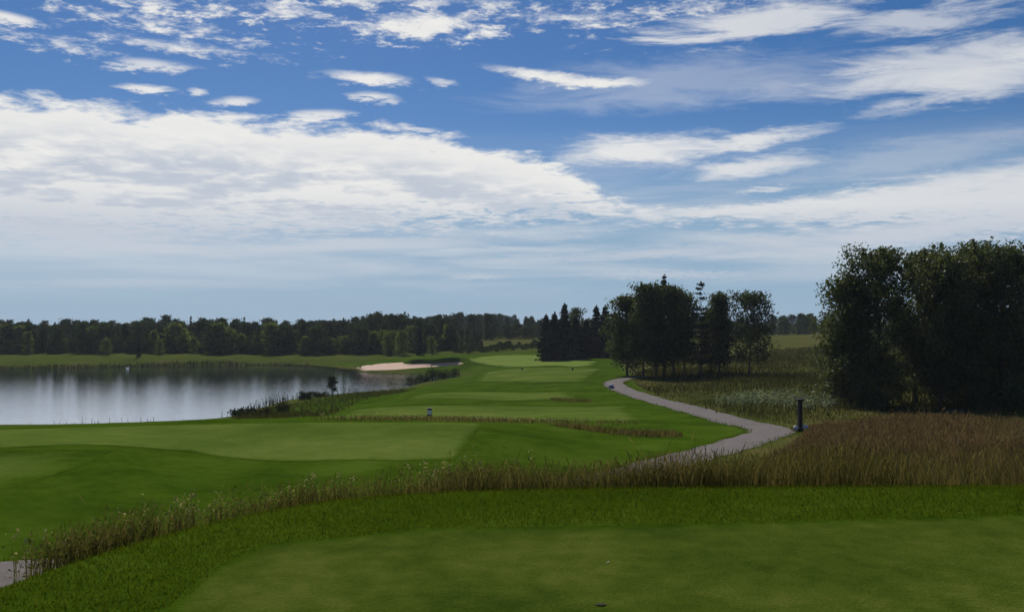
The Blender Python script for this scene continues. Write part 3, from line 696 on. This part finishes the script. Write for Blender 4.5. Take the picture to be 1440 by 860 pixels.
# small tree on the pond bank, shrubs
gt = broadleaf(141, 2.0, .62, .32, 1100, .13, .5, 9, .12, r0=.07, spray=.2)
as_thing('young_tree', gt, M['shrub'], M['bark'], gpos(467.5, 92.5), 0, 1, label='small lollipop tree standing alone on the pond bank')
shr = [(579, 117, 1.7, 1.3, 'shrub', 'dark leafy shrub at the corner of the pond below the bunker', 'dark shrubs below the bunker'),
       (594, 115, 1.3, 1.2, 'shrub', 'lower dark shrub second from the pond corner', 'dark shrubs below the bunker'),
       (608, 116, 1.9, 1.3, 'shrub', 'tallest dark shrub below the dark bunker lip', 'dark shrubs below the bunker'),
       (622, 118, 1.4, 1.2, 'shrub', 'dark shrub fourth from the pond corner below the bunker', 'dark shrubs below the bunker'),
       (638, 121, 1.3, 1.4, 'shrub_olive', 'olive shrub at the right end below the bunker', 'dark shrubs below the bunker'),
       (336, 68, .75, .7, 'shrub', 'low dark shrub where the near shore first bends', 'shrubs on the pond bank'),
       (352, 70, .65, .8, 'shrub', 'small dark shrub at the water just right of the shore bend', 'shrubs on the pond bank'),
       (371, 66, .8, 1.0, 'shrub_olive', 'olive bushy shrub above the shore bend', 'shrubs on the pond bank'),
       (396, 69, 1.0, 1.1, 'shrub_olive', 'largest olive shrub on the pond bank left of the young tree', 'shrubs on the pond bank'),
       (428, 84, .85, .7, 'shrub', 'dark shrub at the water edge left of the young tree', 'shrubs on the pond bank'),
       (447, 88, .6, 1.2, 'shrub', 'low spreading shrub beside the young tree', 'shrubs on the pond bank')]
for i, (px, D, H, R, m, lab, grp) in enumerate(shr):
    as_thing('shrub', shrub_geo(160 + i, H, R, 700, .16), M[m], M['bark'], gpos(px, D), 0, 1, ('stem', 'foliage'), lab, 'shrub', grp)

# far wood: individual trees along its front edge, the rest one mass
fv = [broadleaf(200 + k, 8, r, c, 1500, .46, .8, 20, .48, top=.75, spray=.5, low=.40) for k, (r, c) in enumerate([(1.9, .02), (1.6, .03), (2.1, .01), (1.4, .03)])]
fc = [conifer(210, 8.5, 1.5, 24, 6, 0, .55, .3, .02), conifer(211, 8, 1.8, 22, 6, 0, .55, .3, .02)]
mesh_cache = {}
proto = {}
def far_tree(kind, name, mk, geo, px, D, top, lab, grp, wid=1.0):
    loc = gpos(px, D); H = size_for(px, D, top)
    base = 8.5 if kind == 'c' else 8.0
    s = H / base; key = (kind, id(geo), mk)
    rz = RNG.uniform(0, 6.28)
    if key not in proto:
        t = proto[key] = as_thing(name, geo, M[mk], M['bark'], loc, rz, 1); 
        t.scale = (s * wid, s * wid, s)
    else:
        t = copy_thing(proto[key], loc, rz, (s * wid, s * wid, s)); t['category'] = 'tree'
    tag(t, lab, 'tree', grp); return t
GW = 'trees along the edge of the wood across the pond'
far_tree('c', 'spruce_tree', 'spruce', fc[0], 195, 168, 474, 'lone narrow dark spruce standing at the far shore before the wood', GW, .75)
far_tree('c', 'spruce_tree', 'spruce', fc[1], 327, 184, 470, 'broad dark spruce at the wood edge right of the lone narrow one', GW, 1.15)
far_tree('c', 'spruce_tree', 'spruce', fc[0], 590, 172, 455, 'dark spire of spruce rising beside the round pale tree near the bunker', GW, .85)
far_tree('b', 'leafy_tree', 'wood_pale', fv[2], 566, 174, 466, 'round pale olive tree beside the dark spire near the bunker', GW, 1.15)
far_tree('b', 'leafy_tree', 'wood_pale', fv[0], 545, 176, 470, 'pale olive tree just left of the round pale tree near the bunker', GW)
far_tree('b', 'leafy_tree', 'wood_pale', fv[0], 305, 184, 466, 'pale green tree just left of the broad dark spruce', GW, .9)
far_tree('b', 'leafy_tree', 'wood_pale', fv[2], 150, 174, 476, 'pale olive tree at the wood edge left of the lone narrow spruce', GW, 1.2)
far_tree('b', 'leafy_tree', 'wood_pale', fv[2], 225, 175, 478, 'low pale olive tree just right of the lone narrow spruce', GW, 1.2)
far_tree('b', 'leafy_tree', 'wood_pale', fv[0], 608, 173, 473, 'low olive tree just right of the dark spire near the bunker', GW)
COMMON = 'mid green leafy tree in the front row of the wood across the pond'
g = np.random.default_rng(5)
for px in np.arange(-150, 640, 10.5):
    p = px + g.uniform(-5, 5)
    far_tree('b', 'leafy_tree', 'wood' if g.random() < .45 else 'wood_pale', fv[g.integers(4)], p, 182 + g.uniform(-3, 5), g.choice([g.uniform(454, 466), g.uniform(464, 486)]), COMMON, 'front row of the wood across the pond', g.uniform(1.0, 1.6))

def wood_mass(name, spots, geos, mk, label):
    W, L, wn, ln = [], [], 0, 0
    parts = []
    for x, y, H, wid, rz, k in spots:
        (wv, wq), (lv, lq) = geos[k]
        c, s = math.cos(rz), math.sin(rz); sc_ = H / 8.0
        R = np.array([[c, -s, 0], [s, c, 0], [0, 0, 1]]) * np.array([wid * sc_, wid * sc_, sc_])[:, None]
        z = float(zat(x, y)) - .05
        tr = tube([(x, y, z), (x, y, z + H * .5)], [H * .014, H * .008], 4)
        parts.append((lv @ R.T + [x, y, z], lq)); parts.append(tr)
    V, Q = join(parts); o = link(name, quads_mesh(name, V, Q, M[mk], False)); tag(o, label, 'wood', kind='stuff'); return o
geos = fv + fc
def skyline(px):      # top of the wood against the sky
    return np.interp(px, [-300, 0, 110, 150, 240, 330, 450, 500, 545, 560, 600, 660, 720, 760, 870, 1080, 1095, 1150, 1165, 1700], [452, 450, 449, 452, 446, 446, 450, 446, 439, 442, 444, 440, 441, 446, 448, 446, 440, 440, 443, 446])
def rows(pxr, Ds, step, rng, jit=1.0, var=5.0, conif=.2):
    out = []
    for D in Ds:
        for px in np.arange(pxr[0], pxr[1], step * 1200 / D * 1.0):
            d = D + rng.uniform(-4, 4) * jit; p = px + rng.uniform(-.4, .4) * step * 1200 / D; x = (p - HX) / F * d
            top = skyline(p) + abs(rng.normal(0, var)) - (2.5 if rng.random() < .15 else 0) + (0 if D == Ds[-1] else rng.uniform(0, 8))
            H = ZC + (HY - top) / F * d - float(zat(x, d))
            out.append((x, d, max(H, 3.5), rng.uniform(.8, 1.15) * max(.8, min(1.2, 8 / max(H, 4))), rng.uniform(0, 6.28), rng.integers(4, 6) if rng.random() < conif else rng.integers(0, 4)))
    return out
g = np.random.default_rng(9)
sp = rows((-500, 640), (188, 195, 203, 212, 223), 2.9, g)
h_ = len(sp)
wood_mass('far_wood', sp, geos, 'wood_dark', 'dark green wood filling the skyline across the pond')
sp2 = rows((430, 900), (235, 265, 300, 330, 360, 395, 430), 4.6, g, 2, 2.0, .2)
wood_mass('hill_wood', sp2, geos, 'wood_dark', 'dark wooded hill behind the green on the skyline')
sp3 = rows((860, 1900), (252, 262, 275, 290), 3.6, g, 1, 3.0, .15)
wood_mass('field_wood', sp3, geos, 'wood_dark', 'dark wood beyond the crest of the right-hand field')
# brush behind the green
g = np.random.default_rng(15)
sp4 = []
for px in np.arange(640, 770, 4.5):
    d = 172 + g.uniform(-4, 3); x = (px - HX) / F * d; sp4.append((x, d, g.uniform(.9, 1.6), 1.6, g.uniform(0, 6), g.integers(0, 4)))
for px in np.arange(600, 680, 7):
    d = 182 + g.uniform(-6, 6); x = (px - HX) / F * d; sp4.append((x, d, g.uniform(1.5, 2.6), 1.4, g.uniform(0, 6), g.integers(0, 4)))
for px in np.arange(640, 770, 9):
    d = 215 + g.uniform(-6, 6); x = (px - HX) / F * d; sp4.append((x, d, g.uniform(2, 3.8), 1.4, g.uniform(0, 6), g.integers(0, 4)))
sp5 = []
for px in np.arange(-200, 640, 9.0):
    for _ in range(2):
        d = 182 + g.uniform(-3, 6); p = px + g.uniform(-5, 5); x = (p - HX) / F * d; sp5.append((x, d, g.uniform(1.0, 3.2), g.uniform(1.3, 2.0), g.uniform(0, 6), g.integers(0, 4)))
wood_mass('undergrowth', sp5, fv, 'wood', 'low green undergrowth along the foot of the wood across the pond')
wood_mass('brush', sp4, fv, 'wood_dark', 'dark low brush behind the putting green')

# ------------------------------------------------------------------ small things
def boxes(L, bev=.01):
    import bmesh
    bm = bmesh.new()
    for (cx, cy, cz, sx, sy, sz, *ta) in L:
        r = bmesh.ops.create_cube(bm, size=1); k = ta[0] if ta else 1
        for v in r['verts']:
            f = k if v.co.z > 0 else 1
            v.co = Vector((cx + v.co.x * sx * f, cy + v.co.y * sy * f, cz + v.co.z * sz))
    bmesh.ops.bevel(bm, geom=bm.edges[:], offset=bev, segments=2, profile=.6, affect='EDGES')
    return bm

def part(name, bm, mat, parent=None):
    me = bpy.data.meshes.new(name); bm.to_mesh(me); bm.free(); me.materials.append(mat)
    return link(name, me, parent)

def rock(name, loc, r, seed, mat, sq=(1, 1, .7)):
    import bmesh
    g = np.random.default_rng(seed); bm = bmesh.new(); bmesh.ops.create_icosphere(bm, subdivisions=3, radius=r)
    A = g.normal(0, 1, (7, 3)); A /= np.linalg.norm(A, axis=1)[:, None]; h = g.uniform(.62, .95, 7)
    for v in bm.verts:
        n = np.array(v.co) / r
        for a, c in zip(A, h):
            d = n @ a - c
            if d > 0: n = n - a * d * .9
        v.co = Vector(n * r * np.array(sq))
    o = part(name, bm, mat); o.location = loc; return o

# wooden post at the path edge
x, y, z = gpos(1125, 35.6, .06)
t = empty('marker_post', (x, y, z), .25); tag(t, 'dark timber post at the edge of the brown grass where the path bends', 'post')
PH = 1.42
part('shaft', boxes([(0, 0, PH * .5, .155, .155, PH, .94)], .012), M['postwood'], t)
part('cap', boxes([(-.03, 0, PH - .03, .31, .26, .085, .9)], .012), M['postwood'], t)
part('base', boxes([(0, 0, .12, .50, .40, .24, .8)], .02), M['postwood'], t)
o = rock('pale_stone', (x - .25, y - .24, z + .26), .11, 4, M['stone'], (1, 1, .95)); tag(o, 'pale stone at the left foot of the dark timber post', 'stone', 'pale stones at the foot of the post')
o = rock('pale_stone', (x + .13, y - .27, z + .27), .12, 5, M['stone'], (1, 1, 1)); tag(o, 'pale stone at the right foot of the dark timber post', 'stone', 'pale stones at the foot of the post')

# white and black tee marker on the forward tee
x, y, z = gpos(604, 49.2, .02)
t = empty('tee_marker', (x, y, z), .1); tag(t, 'black tee box with a white face on the forward tee', 'tee marker')
part('body', boxes([(0, 0, .21, .30, .26, .42, .9)], .03), M['black'], t)
part('face_panel', boxes([(0, -.131, .22, .25, .02, .25)], .008), M['white'], t)
part('lid', boxes([(0, 0, .435, .24, .22, .05, .85)], .012), M['black'], t)
for px, lab in ((734, 'small dark tee marker on the left of the fairway strip'), (805, 'small dark tee marker on the right of the fairway strip')):
    p = hit(px, 520.5); z = float(zat(*p)) + .06
    t = empty('tee_marker', (p[0], p[1], z)); tag(t, lab, 'tee marker', 'dark markers on the fairway')
    part('body', boxes([(0, 0, .16, .22, .22, .32, .8)], .04), M['black'], t); part('stake', boxes([(0, 0, -.05, .06, .06, .18)], .008), M['postwood'], t)
p = hit(860, 546.5); o = rock('boundary_stone', (p[0], p[1], float(zat(*p)) + .22), .24, 12, M['stone_purple'], (1.2, 1, .9)); tag(o, 'mauve grey stone on the left edge of the path bend', 'stone')

# bird on the water by the far shore
import bmesh
p = pt(179, 518.3, 0); t = empty('water_bird', (p[0], p[1], 0), .4, .6); tag(t, 'white water bird afloat near the far shore of the pond', 'bird')
bm = bmesh.new(); bmesh.ops.create_uvsphere(bm, u_segments=20, v_segments=12, radius=1)
for v in bm.verts:
    c = v.co; tl = max(0, -c.x - .3); c.z = c.z * .22 + .14 + tl * .25; c.y *= .24 * (1 - .45 * tl); c.x *= .48
nk = tube([(.30, 0, .2), (.42, 0, .36), (.40, 0, .52), (.44, 0, .62), (.53, 0, .63), (.57, 0, .615)], [.10, .062, .05, .055, .06, .03], 10)
nv = [bm.verts.new(tuple(v)) for v in nk[0]]
for q_ in nk[1]: bm.faces.new([nv[i] for i in q_])
bm.faces.new(nv[-10:]); 
part('body', bm, M['bird'], t)
bm = bmesh.new(); v_, q_ = tube([(.56, 0, .62), (.63, 0, .60), (.68, 0, .59)], [.03, .02, .006], 8)
nv = [bm.verts.new(tuple(v)) for v in v_]
for f_ in q_: bm.faces.new([nv[i] for i in f_])
part('beak', bm, M['beak'], t)

# a broken peg and a divot on the near tee
p = hit(852, 793); z = float(zat(*p))
v_, q_ = tube([(0, 0, 0), (.012, 0, .009), (.026, .004, .014), (.03, .005, .015), (.034, .006, .016)], [.0015, .0025, .0028, .005, .0055], 10)
o = link('golf_peg', quads_mesh('golf_peg', v_, q_, M['white'])); o.scale = (.6, .6, .6); o.location = (p[0], p[1], z + .008); tag(o, 'tiny white broken golf peg lying on the near tee', 'golf peg')
dv = hit(845, 852); a = np.linspace(0, 2 * np.pi, 22, endpoint=False)
dp_ = np.column_stack([dv[0] + np.cos(a) * .03 * (1 + .25 * np.sin(3 * a)), dv[1] + np.sin(a) * .02 * (1 + .3 * np.cos(2 * a))])
sheet('divot', dp_, solid_mat('bare_soil', (.012, .011, .006), (.03, .026, .014), 60, .95, .4), .012, .012)

# ------------------------------------------------------------------ air
hm, nt, out = mat_new('haze')
pv = nn(nt, 'ShaderNodeVolumePrincipled'); pv.inputs['Color'].default_value = (.80, .88, 1, 1); pv.inputs['Density'].default_value = .00017; pv.inputs['Anisotropy'].default_value = .2
nt.links.new(pv.outputs[0], out.inputs['Volume'])
x0, x1, y0, y1, z0, z1 = -1010, 1010, -75, 1010, float(GZ.min()) - 1, 19
hv = np.array([(x, y, z) for z in (z0, z1) for x, y in ((x0, y0), (x1, y0), (x1, y1), (x0, y1))])
o = link('haze', quads_mesh('haze', hv, np.array([[3, 2, 1, 0], [4, 5, 6, 7], [0, 1, 5, 4], [1, 2, 6, 5], [2, 3, 7, 6], [3, 0, 4, 7]]), hm, False))
tag(o, 'thin pale summer haze over the golf course', 'haze', kind='stuff')

# ------------------------------------------------------------------ sky, sun, camera
w = bpy.data.worlds.new('World'); sc.world = w; w.use_nodes = True
nt = w.node_tree; nt.nodes.clear(); L = nt.links
out = nn(nt, 'ShaderNodeOutputWorld'); bg = nn(nt, 'ShaderNodeBackground'); bg.inputs[1].default_value = .1; L.new(bg.outputs[0], out.inputs[0])
sky = nn(nt, 'ShaderNodeTexSky', sky_type='NISHITA'); sky.sun_disc = False; sky.sun_elevation = SUN_EL; sky.sun_rotation = SUN_AZ
sky.air_density = 1.0; sky.dust_density = .3; sky.ozone_density = 2.5; sky.altitude = 300
tc = nn(nt, 'ShaderNodeTexCoord'); sx = nn(nt, 'ShaderNodeSeparateXYZ'); L.new(tc.outputs['Generated'], sx.inputs[0])
def mth(op, a, b=None, c=None, clamp=False):
    n = nn(nt, 'ShaderNodeMath', operation=op, use_clamp=clamp)
    for i, v in enumerate((a, b, c)):
        if v is None: continue
        if isinstance(v, (int, float)): n.inputs[i].default_value = v
        else: L.new(v, n.inputs[i])
    return n.outputs[0]
def mrange(v, a, b, c=0.0, d=1.0, sm=True):
    n = nn(nt, 'ShaderNodeMapRange', interpolation_type='SMOOTHSTEP' if sm else 'LINEAR'); L.new(v, n.inputs[0])
    for i, k in enumerate((a, b, c, d)):
        n.inputs[i + 1].default_value = k
    return n.outputs[0]
def comb(a, b, c=0.0):
    n = nn(nt, 'ShaderNodeCombineXYZ')
    for i, v in enumerate((a, b, c)):
        if isinstance(v, (int, float)): n.inputs[i].default_value = v
        else: L.new(v, n.inputs[i])
    return n.outputs[0]
X, Y, Z = sx.outputs
AZ = mth('ARCTAN2', X, Y); EL = mth('ARCSINE', Z)
zz = mth('ADD', mth('MAXIMUM', Z, 0.0), .07)
PX = mth('DIVIDE', X, zz); PY = mth('DIVIDE', Y, zz)
PP = comb(PX, PY)
def wnoise(vec, scale, detail=8, rough=.6, dist=0): return noise(nt, vec, scale, detail, rough, dist)
nBig = wnoise(PP, 1.6, 9, .58, .2)                                  # cloud-layer plane, flattens towards the horizon
nFine = wnoise(comb(mth('MULTIPLY', PX, .85), PY), 13.0, 8, .70, .15)
nMid = wnoise(PP, 5.5, 8, .62, .3)
nStr = wnoise(comb(mth('MULTIPLY', AZ, 2.2), mth('MULTIPLY', EL, 26.0)), 1.7, 7, .55, .3)     # long level streaks
nWisp = wnoise(comb(mth('ADD', mth('MULTIPLY', AZ, 9.0), mth('MULTIPLY', EL, 14.0)), mth('MULTIPLY', EL, 50.0)), 1.0, 8, .65, .6)
nMix = mth('MULTIPLY_ADD', nFine, .42, mth('MULTIPLY', nMid, .58))
U = mth('ADD', AZ, mth('MULTIPLY', mth('SUBTRACT', nBig, .5), .09)); Vv = mth('ADD', EL, mth('MULTIPLY', mth('SUBTRACT', nFine, .5), .022))
UV = comb(U, Vv)
def ang(px, py):
    a = math.atan((px - HX) / F); return a, math.atan((HY - py) / F * math.cos(a))
dens = None
def over(d, e):
    if d is None: return e
    return mth('SUBTRACT', 1.0, mth('MULTIPLY', mth('SUBTRACT', 1.0, d), mth('SUBTRACT', 1.0, e)))
def ell(px, py, rx, ry, tilt, amp, nz, k, soft=None, lift=None):
    lift = (.15 if k < 4 else -.12) if lift is None else lift; soft = (.95 if k < 4 else 1.7) if soft is None else soft
    global dens
    a, e = ang(px, py); ru = rx / F * math.cos(a) ** 2; rv = ry / F * math.cos(a)
    m = nn(nt, 'ShaderNodeMapping', vector_type='TEXTURE'); L.new(UV, m.inputs[0])
    m.inputs[1].default_value = (a, e, 0); m.inputs[2].default_value = (0, 0, math.radians(tilt)); m.inputs[3].default_value = (ru, rv, 1)
    ln = nn(nt, 'ShaderNodeVectorMath', operation='LENGTH'); L.new(m.outputs[0], ln.inputs[0])
    q = mth('MAXIMUM', mth('SUBTRACT', 1.0 + lift, ln.outputs['Value']), -1.5)
    c = mth('ADD', q, mth('MULTIPLY', mth('SUBTRACT', nz, .5), k))
    dens = over(dens, mth('MULTIPLY', mrange(c, 0.0, soft), amp))
# bank
def fcurve(pts):
    n = nn(nt, 'ShaderNodeFloatCurve'); cu = n.mapping.curves[0]
    P = [((ang(a, b)[0] + .6) / 1.2, ang(a, b)[1] / .4) for a, b in pts]
    while len(cu.points) < len(P): cu.points.new(.5, .5)
    for p, (a, b) in zip(cu.points, P): p.location = (a, b); p.handle_type = 'AUTO'
    n.mapping.extend = 'HORIZONTAL'; n.mapping.update()
    L.new(mrange(AZ, -.6, .6, 0, 1, False), n.inputs[1]); return mth('MULTIPLY', n.outputs[0], .4)
top = fcurve([(0, 132), (100, 140), (200, 152), (300, 154), (400, 172), (480, 176), (560, 176), (650, 198), (750, 220), (820, 243), (862, 276), (920, 293), (1000, 296), (1100, 284), (1200, 264), (1300, 250), (1440, 238)])
bot = fcurve([(0, 345), (300, 340), (600, 326), (850, 312), (1000, 314), (1200, 330), (1440, 342)])
win = mrange(mth('ABSOLUTE', AZ), .75, 1.3, 1.0, 0.0)
above = mth('DIVIDE', mth('SUBTRACT', top, Vv), 22 / F)
below = mth('DIVIDE', mth('SUBTRACT', EL, bot), 42 / F)
q = mth('MINIMUM', mth('MINIMUM', above, below), 2.2)
c = mth('ADD', mth('ADD', q, .25), mth('MULTIPLY', mth('SUBTRACT', nMix, .52), 6.0))
bank = mth('MULTIPLY', mth('MULTIPLY', mrange(c, -.1, .95), win), .96)
dens = bank
# broken rows of small clouds high up, lens clouds, streaks
for a in [(70, 58, 130, 16, -4, .95, nFine, 5), (250, 66, 190, 15, -2, .95, nFine, 4.2), (230, 34, 200, 22, -3, .9, nFine, 6.5), (200, 4, 220, 16, 0, .85, nFine, 6.5), (10, 26, 60, 10, -4, .9, nFine, 3), (390, 14, 160, 22, 0, .8, nFine, 7),
          (600, 38, 120, 20, 3, .95, nFine, 3.4), (800, 26, 220, 20, -1, .92, nFine, 4.6), (1060, 34, 200, 24, 2, .8, nWisp, 3.6), (560, 4, 420, 14, 0, .75, nFine, 7), (1000, 8, 300, 16, 0, .7, nFine, 6.5), (1290, 28, 150, 26, -4, .65, nWisp, 3.0),
          (1310, 270, 300, 34, 5, .85, nStr, 1.6), (1090, 292, 260, 10, 2, .9, nStr, 1.2), (1380, 315, 220, 22, 3, .5, nStr, 1.8),
          (1330, 92, 170, 44, 4, .8, nWisp, 2.6), (1400, 110, 130, 34, 6, .75, nWisp, 2.2), (1320, 138, 110, 12, 0, .6, nWisp, 2.4),
          (512, 110, 74, 10, -2, .95, nFine, 1.3), (520, 137, 42, 8, -4, .8, nFine, 1.8), (622, 115, 30, 6, -6, .55, nFine, 2), (205, 125, 42, 7, 1, .9, nFine, 1.8), (272, 128, 18, 6, 0, .7, nFine, 2), (210, 92, 60, 10, 3, .7, nFine, 2.8),
          (765, 108, 100, 9, -8, .95, nFine, .9), (840, 117, 80, 8, 0, .95, nFine, .9), (320, 142, 40, 8, 5, .8, nFine, 2), (450, 162, 60, 9, 3, .8, nFine, 2.4), (590, 182, 30, 4, 0, .6, nFine, 2),
          (900, 212, 160, 24, 1, .9, nWisp, 2.0), (1060, 198, 120, 14, 6, .9, nWisp, 1.5), (1040, 236, 130, 18, 4, .85, nWisp, 1.6), (1070, 268, 60, 5, 3, .6, nWisp, 1.6), (1240, 160, 60, 9, 0, .3, nWisp, 2),
          (1280, 222, 200, 30, 5, .32, nWisp, 1.6), (960, 118, 260, 40, 3, .28, nWisp, 1.8), (1180, 120, 160, 24, 0, .22, nWisp, 1.6),
          (1010, 350, 260, 16, 2, .65, nStr, 1.8), (1200, 335, 200, 20, 3, .5, nStr, 1.8), (940, 386, 180, 7, 0, .65, nStr, 1.2), (670, 389, 60, 6, 0, .6, nStr, 1.5), (560, 378, 120, 8, 0, .3, nStr, 1.6), (140, 330, 240, 14, 0, .55, nStr, 1.8), (330, 352, 260, 9, 1, .5, nStr, 2.0), (200, 398, 320, 9, 0, .35, nStr, 2.2), (620, 340, 200, 8, 1, .45, nStr, 2.2), (820, 362, 200, 7, 2, .4, nStr, 2.2), (1300, 378, 200, 12, 0, .3, nStr, 1.8)]:
    ell(*a)
# thin veil low in the sky
veil = mth('MULTIPLY', mrange(EL, .24, .07), .92)
vtone = mth('MULTIPLY', mrange(nStr, .40, .64), mrange(EL, .01, .10))
vcol = mixc(nt, vtone, (2.9, 4.3, 5.8), (5.5, 6.1, 6.8))
vcol = mixc(nt, mth('MULTIPLY', mth('MULTIPLY', mrange(AZ, .12, -.5), .6), mrange(EL, .0, .10)), vcol, (5.7, 6.35, 7.2))
# cloud tone: bright where thin and on the upper edge, grey in the thick lower part
deep = mrange(above, .4, 3.5)
grey = mth('MULTIPLY', mth('MULTIPLY', mrange(mth('MULTIPLY_ADD', nMid, .4, mth('MULTIPLY', nBig, .6)), .40, .58), deep), bank)
low = mth('MULTIPLY', mrange(EL, .17, .09), .75)
grey = mth('MAXIMUM', mth('MULTIPLY', grey, .85), low)
right = mrange(AZ, .05, .50)
grey = mth('MAXIMUM', grey, mth('MULTIPLY', right, .45), clamp=True)
ccol = mixc(nt, grey, (8.6, 8.5, 8.2), (4.6, 5.2, 6.3))
hs = nn(nt, 'ShaderNodeHueSaturation'); hs.inputs['Saturation'].default_value = 1.34; hs.inputs['Value'].default_value = .58; L.new(sky.outputs[0], hs.inputs['Color'])
base = mixc(nt, 1.0, hs.outputs[0], (.92, .94, 1.08), 'MULTIPLY')
col = mixc(nt, veil, base, vcol)
col = mixc(nt, dens, col, ccol)
L.new(col, bg.inputs[0])
w.cycles.sampling_method = 'MANUAL'; w.cycles.sample_map_resolution = 512

sd = bpy.data.lights.new('Sun', 'SUN'); sd.energy = 4.8; sd.angle = math.radians(.5); sd.color = (1, .95, .87)
so = bpy.data.objects.new('sun_lamp', sd); C.objects.link(so)
d = Vector((math.sin(SUN_AZ) * math.cos(SUN_EL), math.cos(SUN_AZ) * math.cos(SUN_EL), math.sin(SUN_EL)))
so.rotation_euler = d.to_track_quat('Z', 'Y').to_euler(); so.location = (0, 0, 60)

cd = bpy.data.cameras.new('Camera'); cam = bpy.data.objects.new('Camera', cd); C.objects.link(cam); sc.camera = cam
cd.sensor_width = 36; cd.lens = 36 * F / 1440; cd.shift_y = (HY - 430) / 1440; cd.clip_end = 6000; cd.clip_start = .05
cam.location = (0, 0, ZC); cam.rotation_euler = (math.radians(90), 0, 0)
vs = sc.view_settings; sc.display_settings.display_device = 'sRGB'; vs.view_transform = 'Standard'; vs.look = 'None'; vs.exposure = 0; vs.gamma = 1; vs.use_curve_mapping = False
sc.cycles.max_bounces = 6; sc.cycles.diffuse_bounces = 4; sc.cycles.glossy_bounces = 3; sc.cycles.transmission_bounces = 4; sc.cycles.transparent_max_bounces = 4
sc.cycles.use_denoising = True
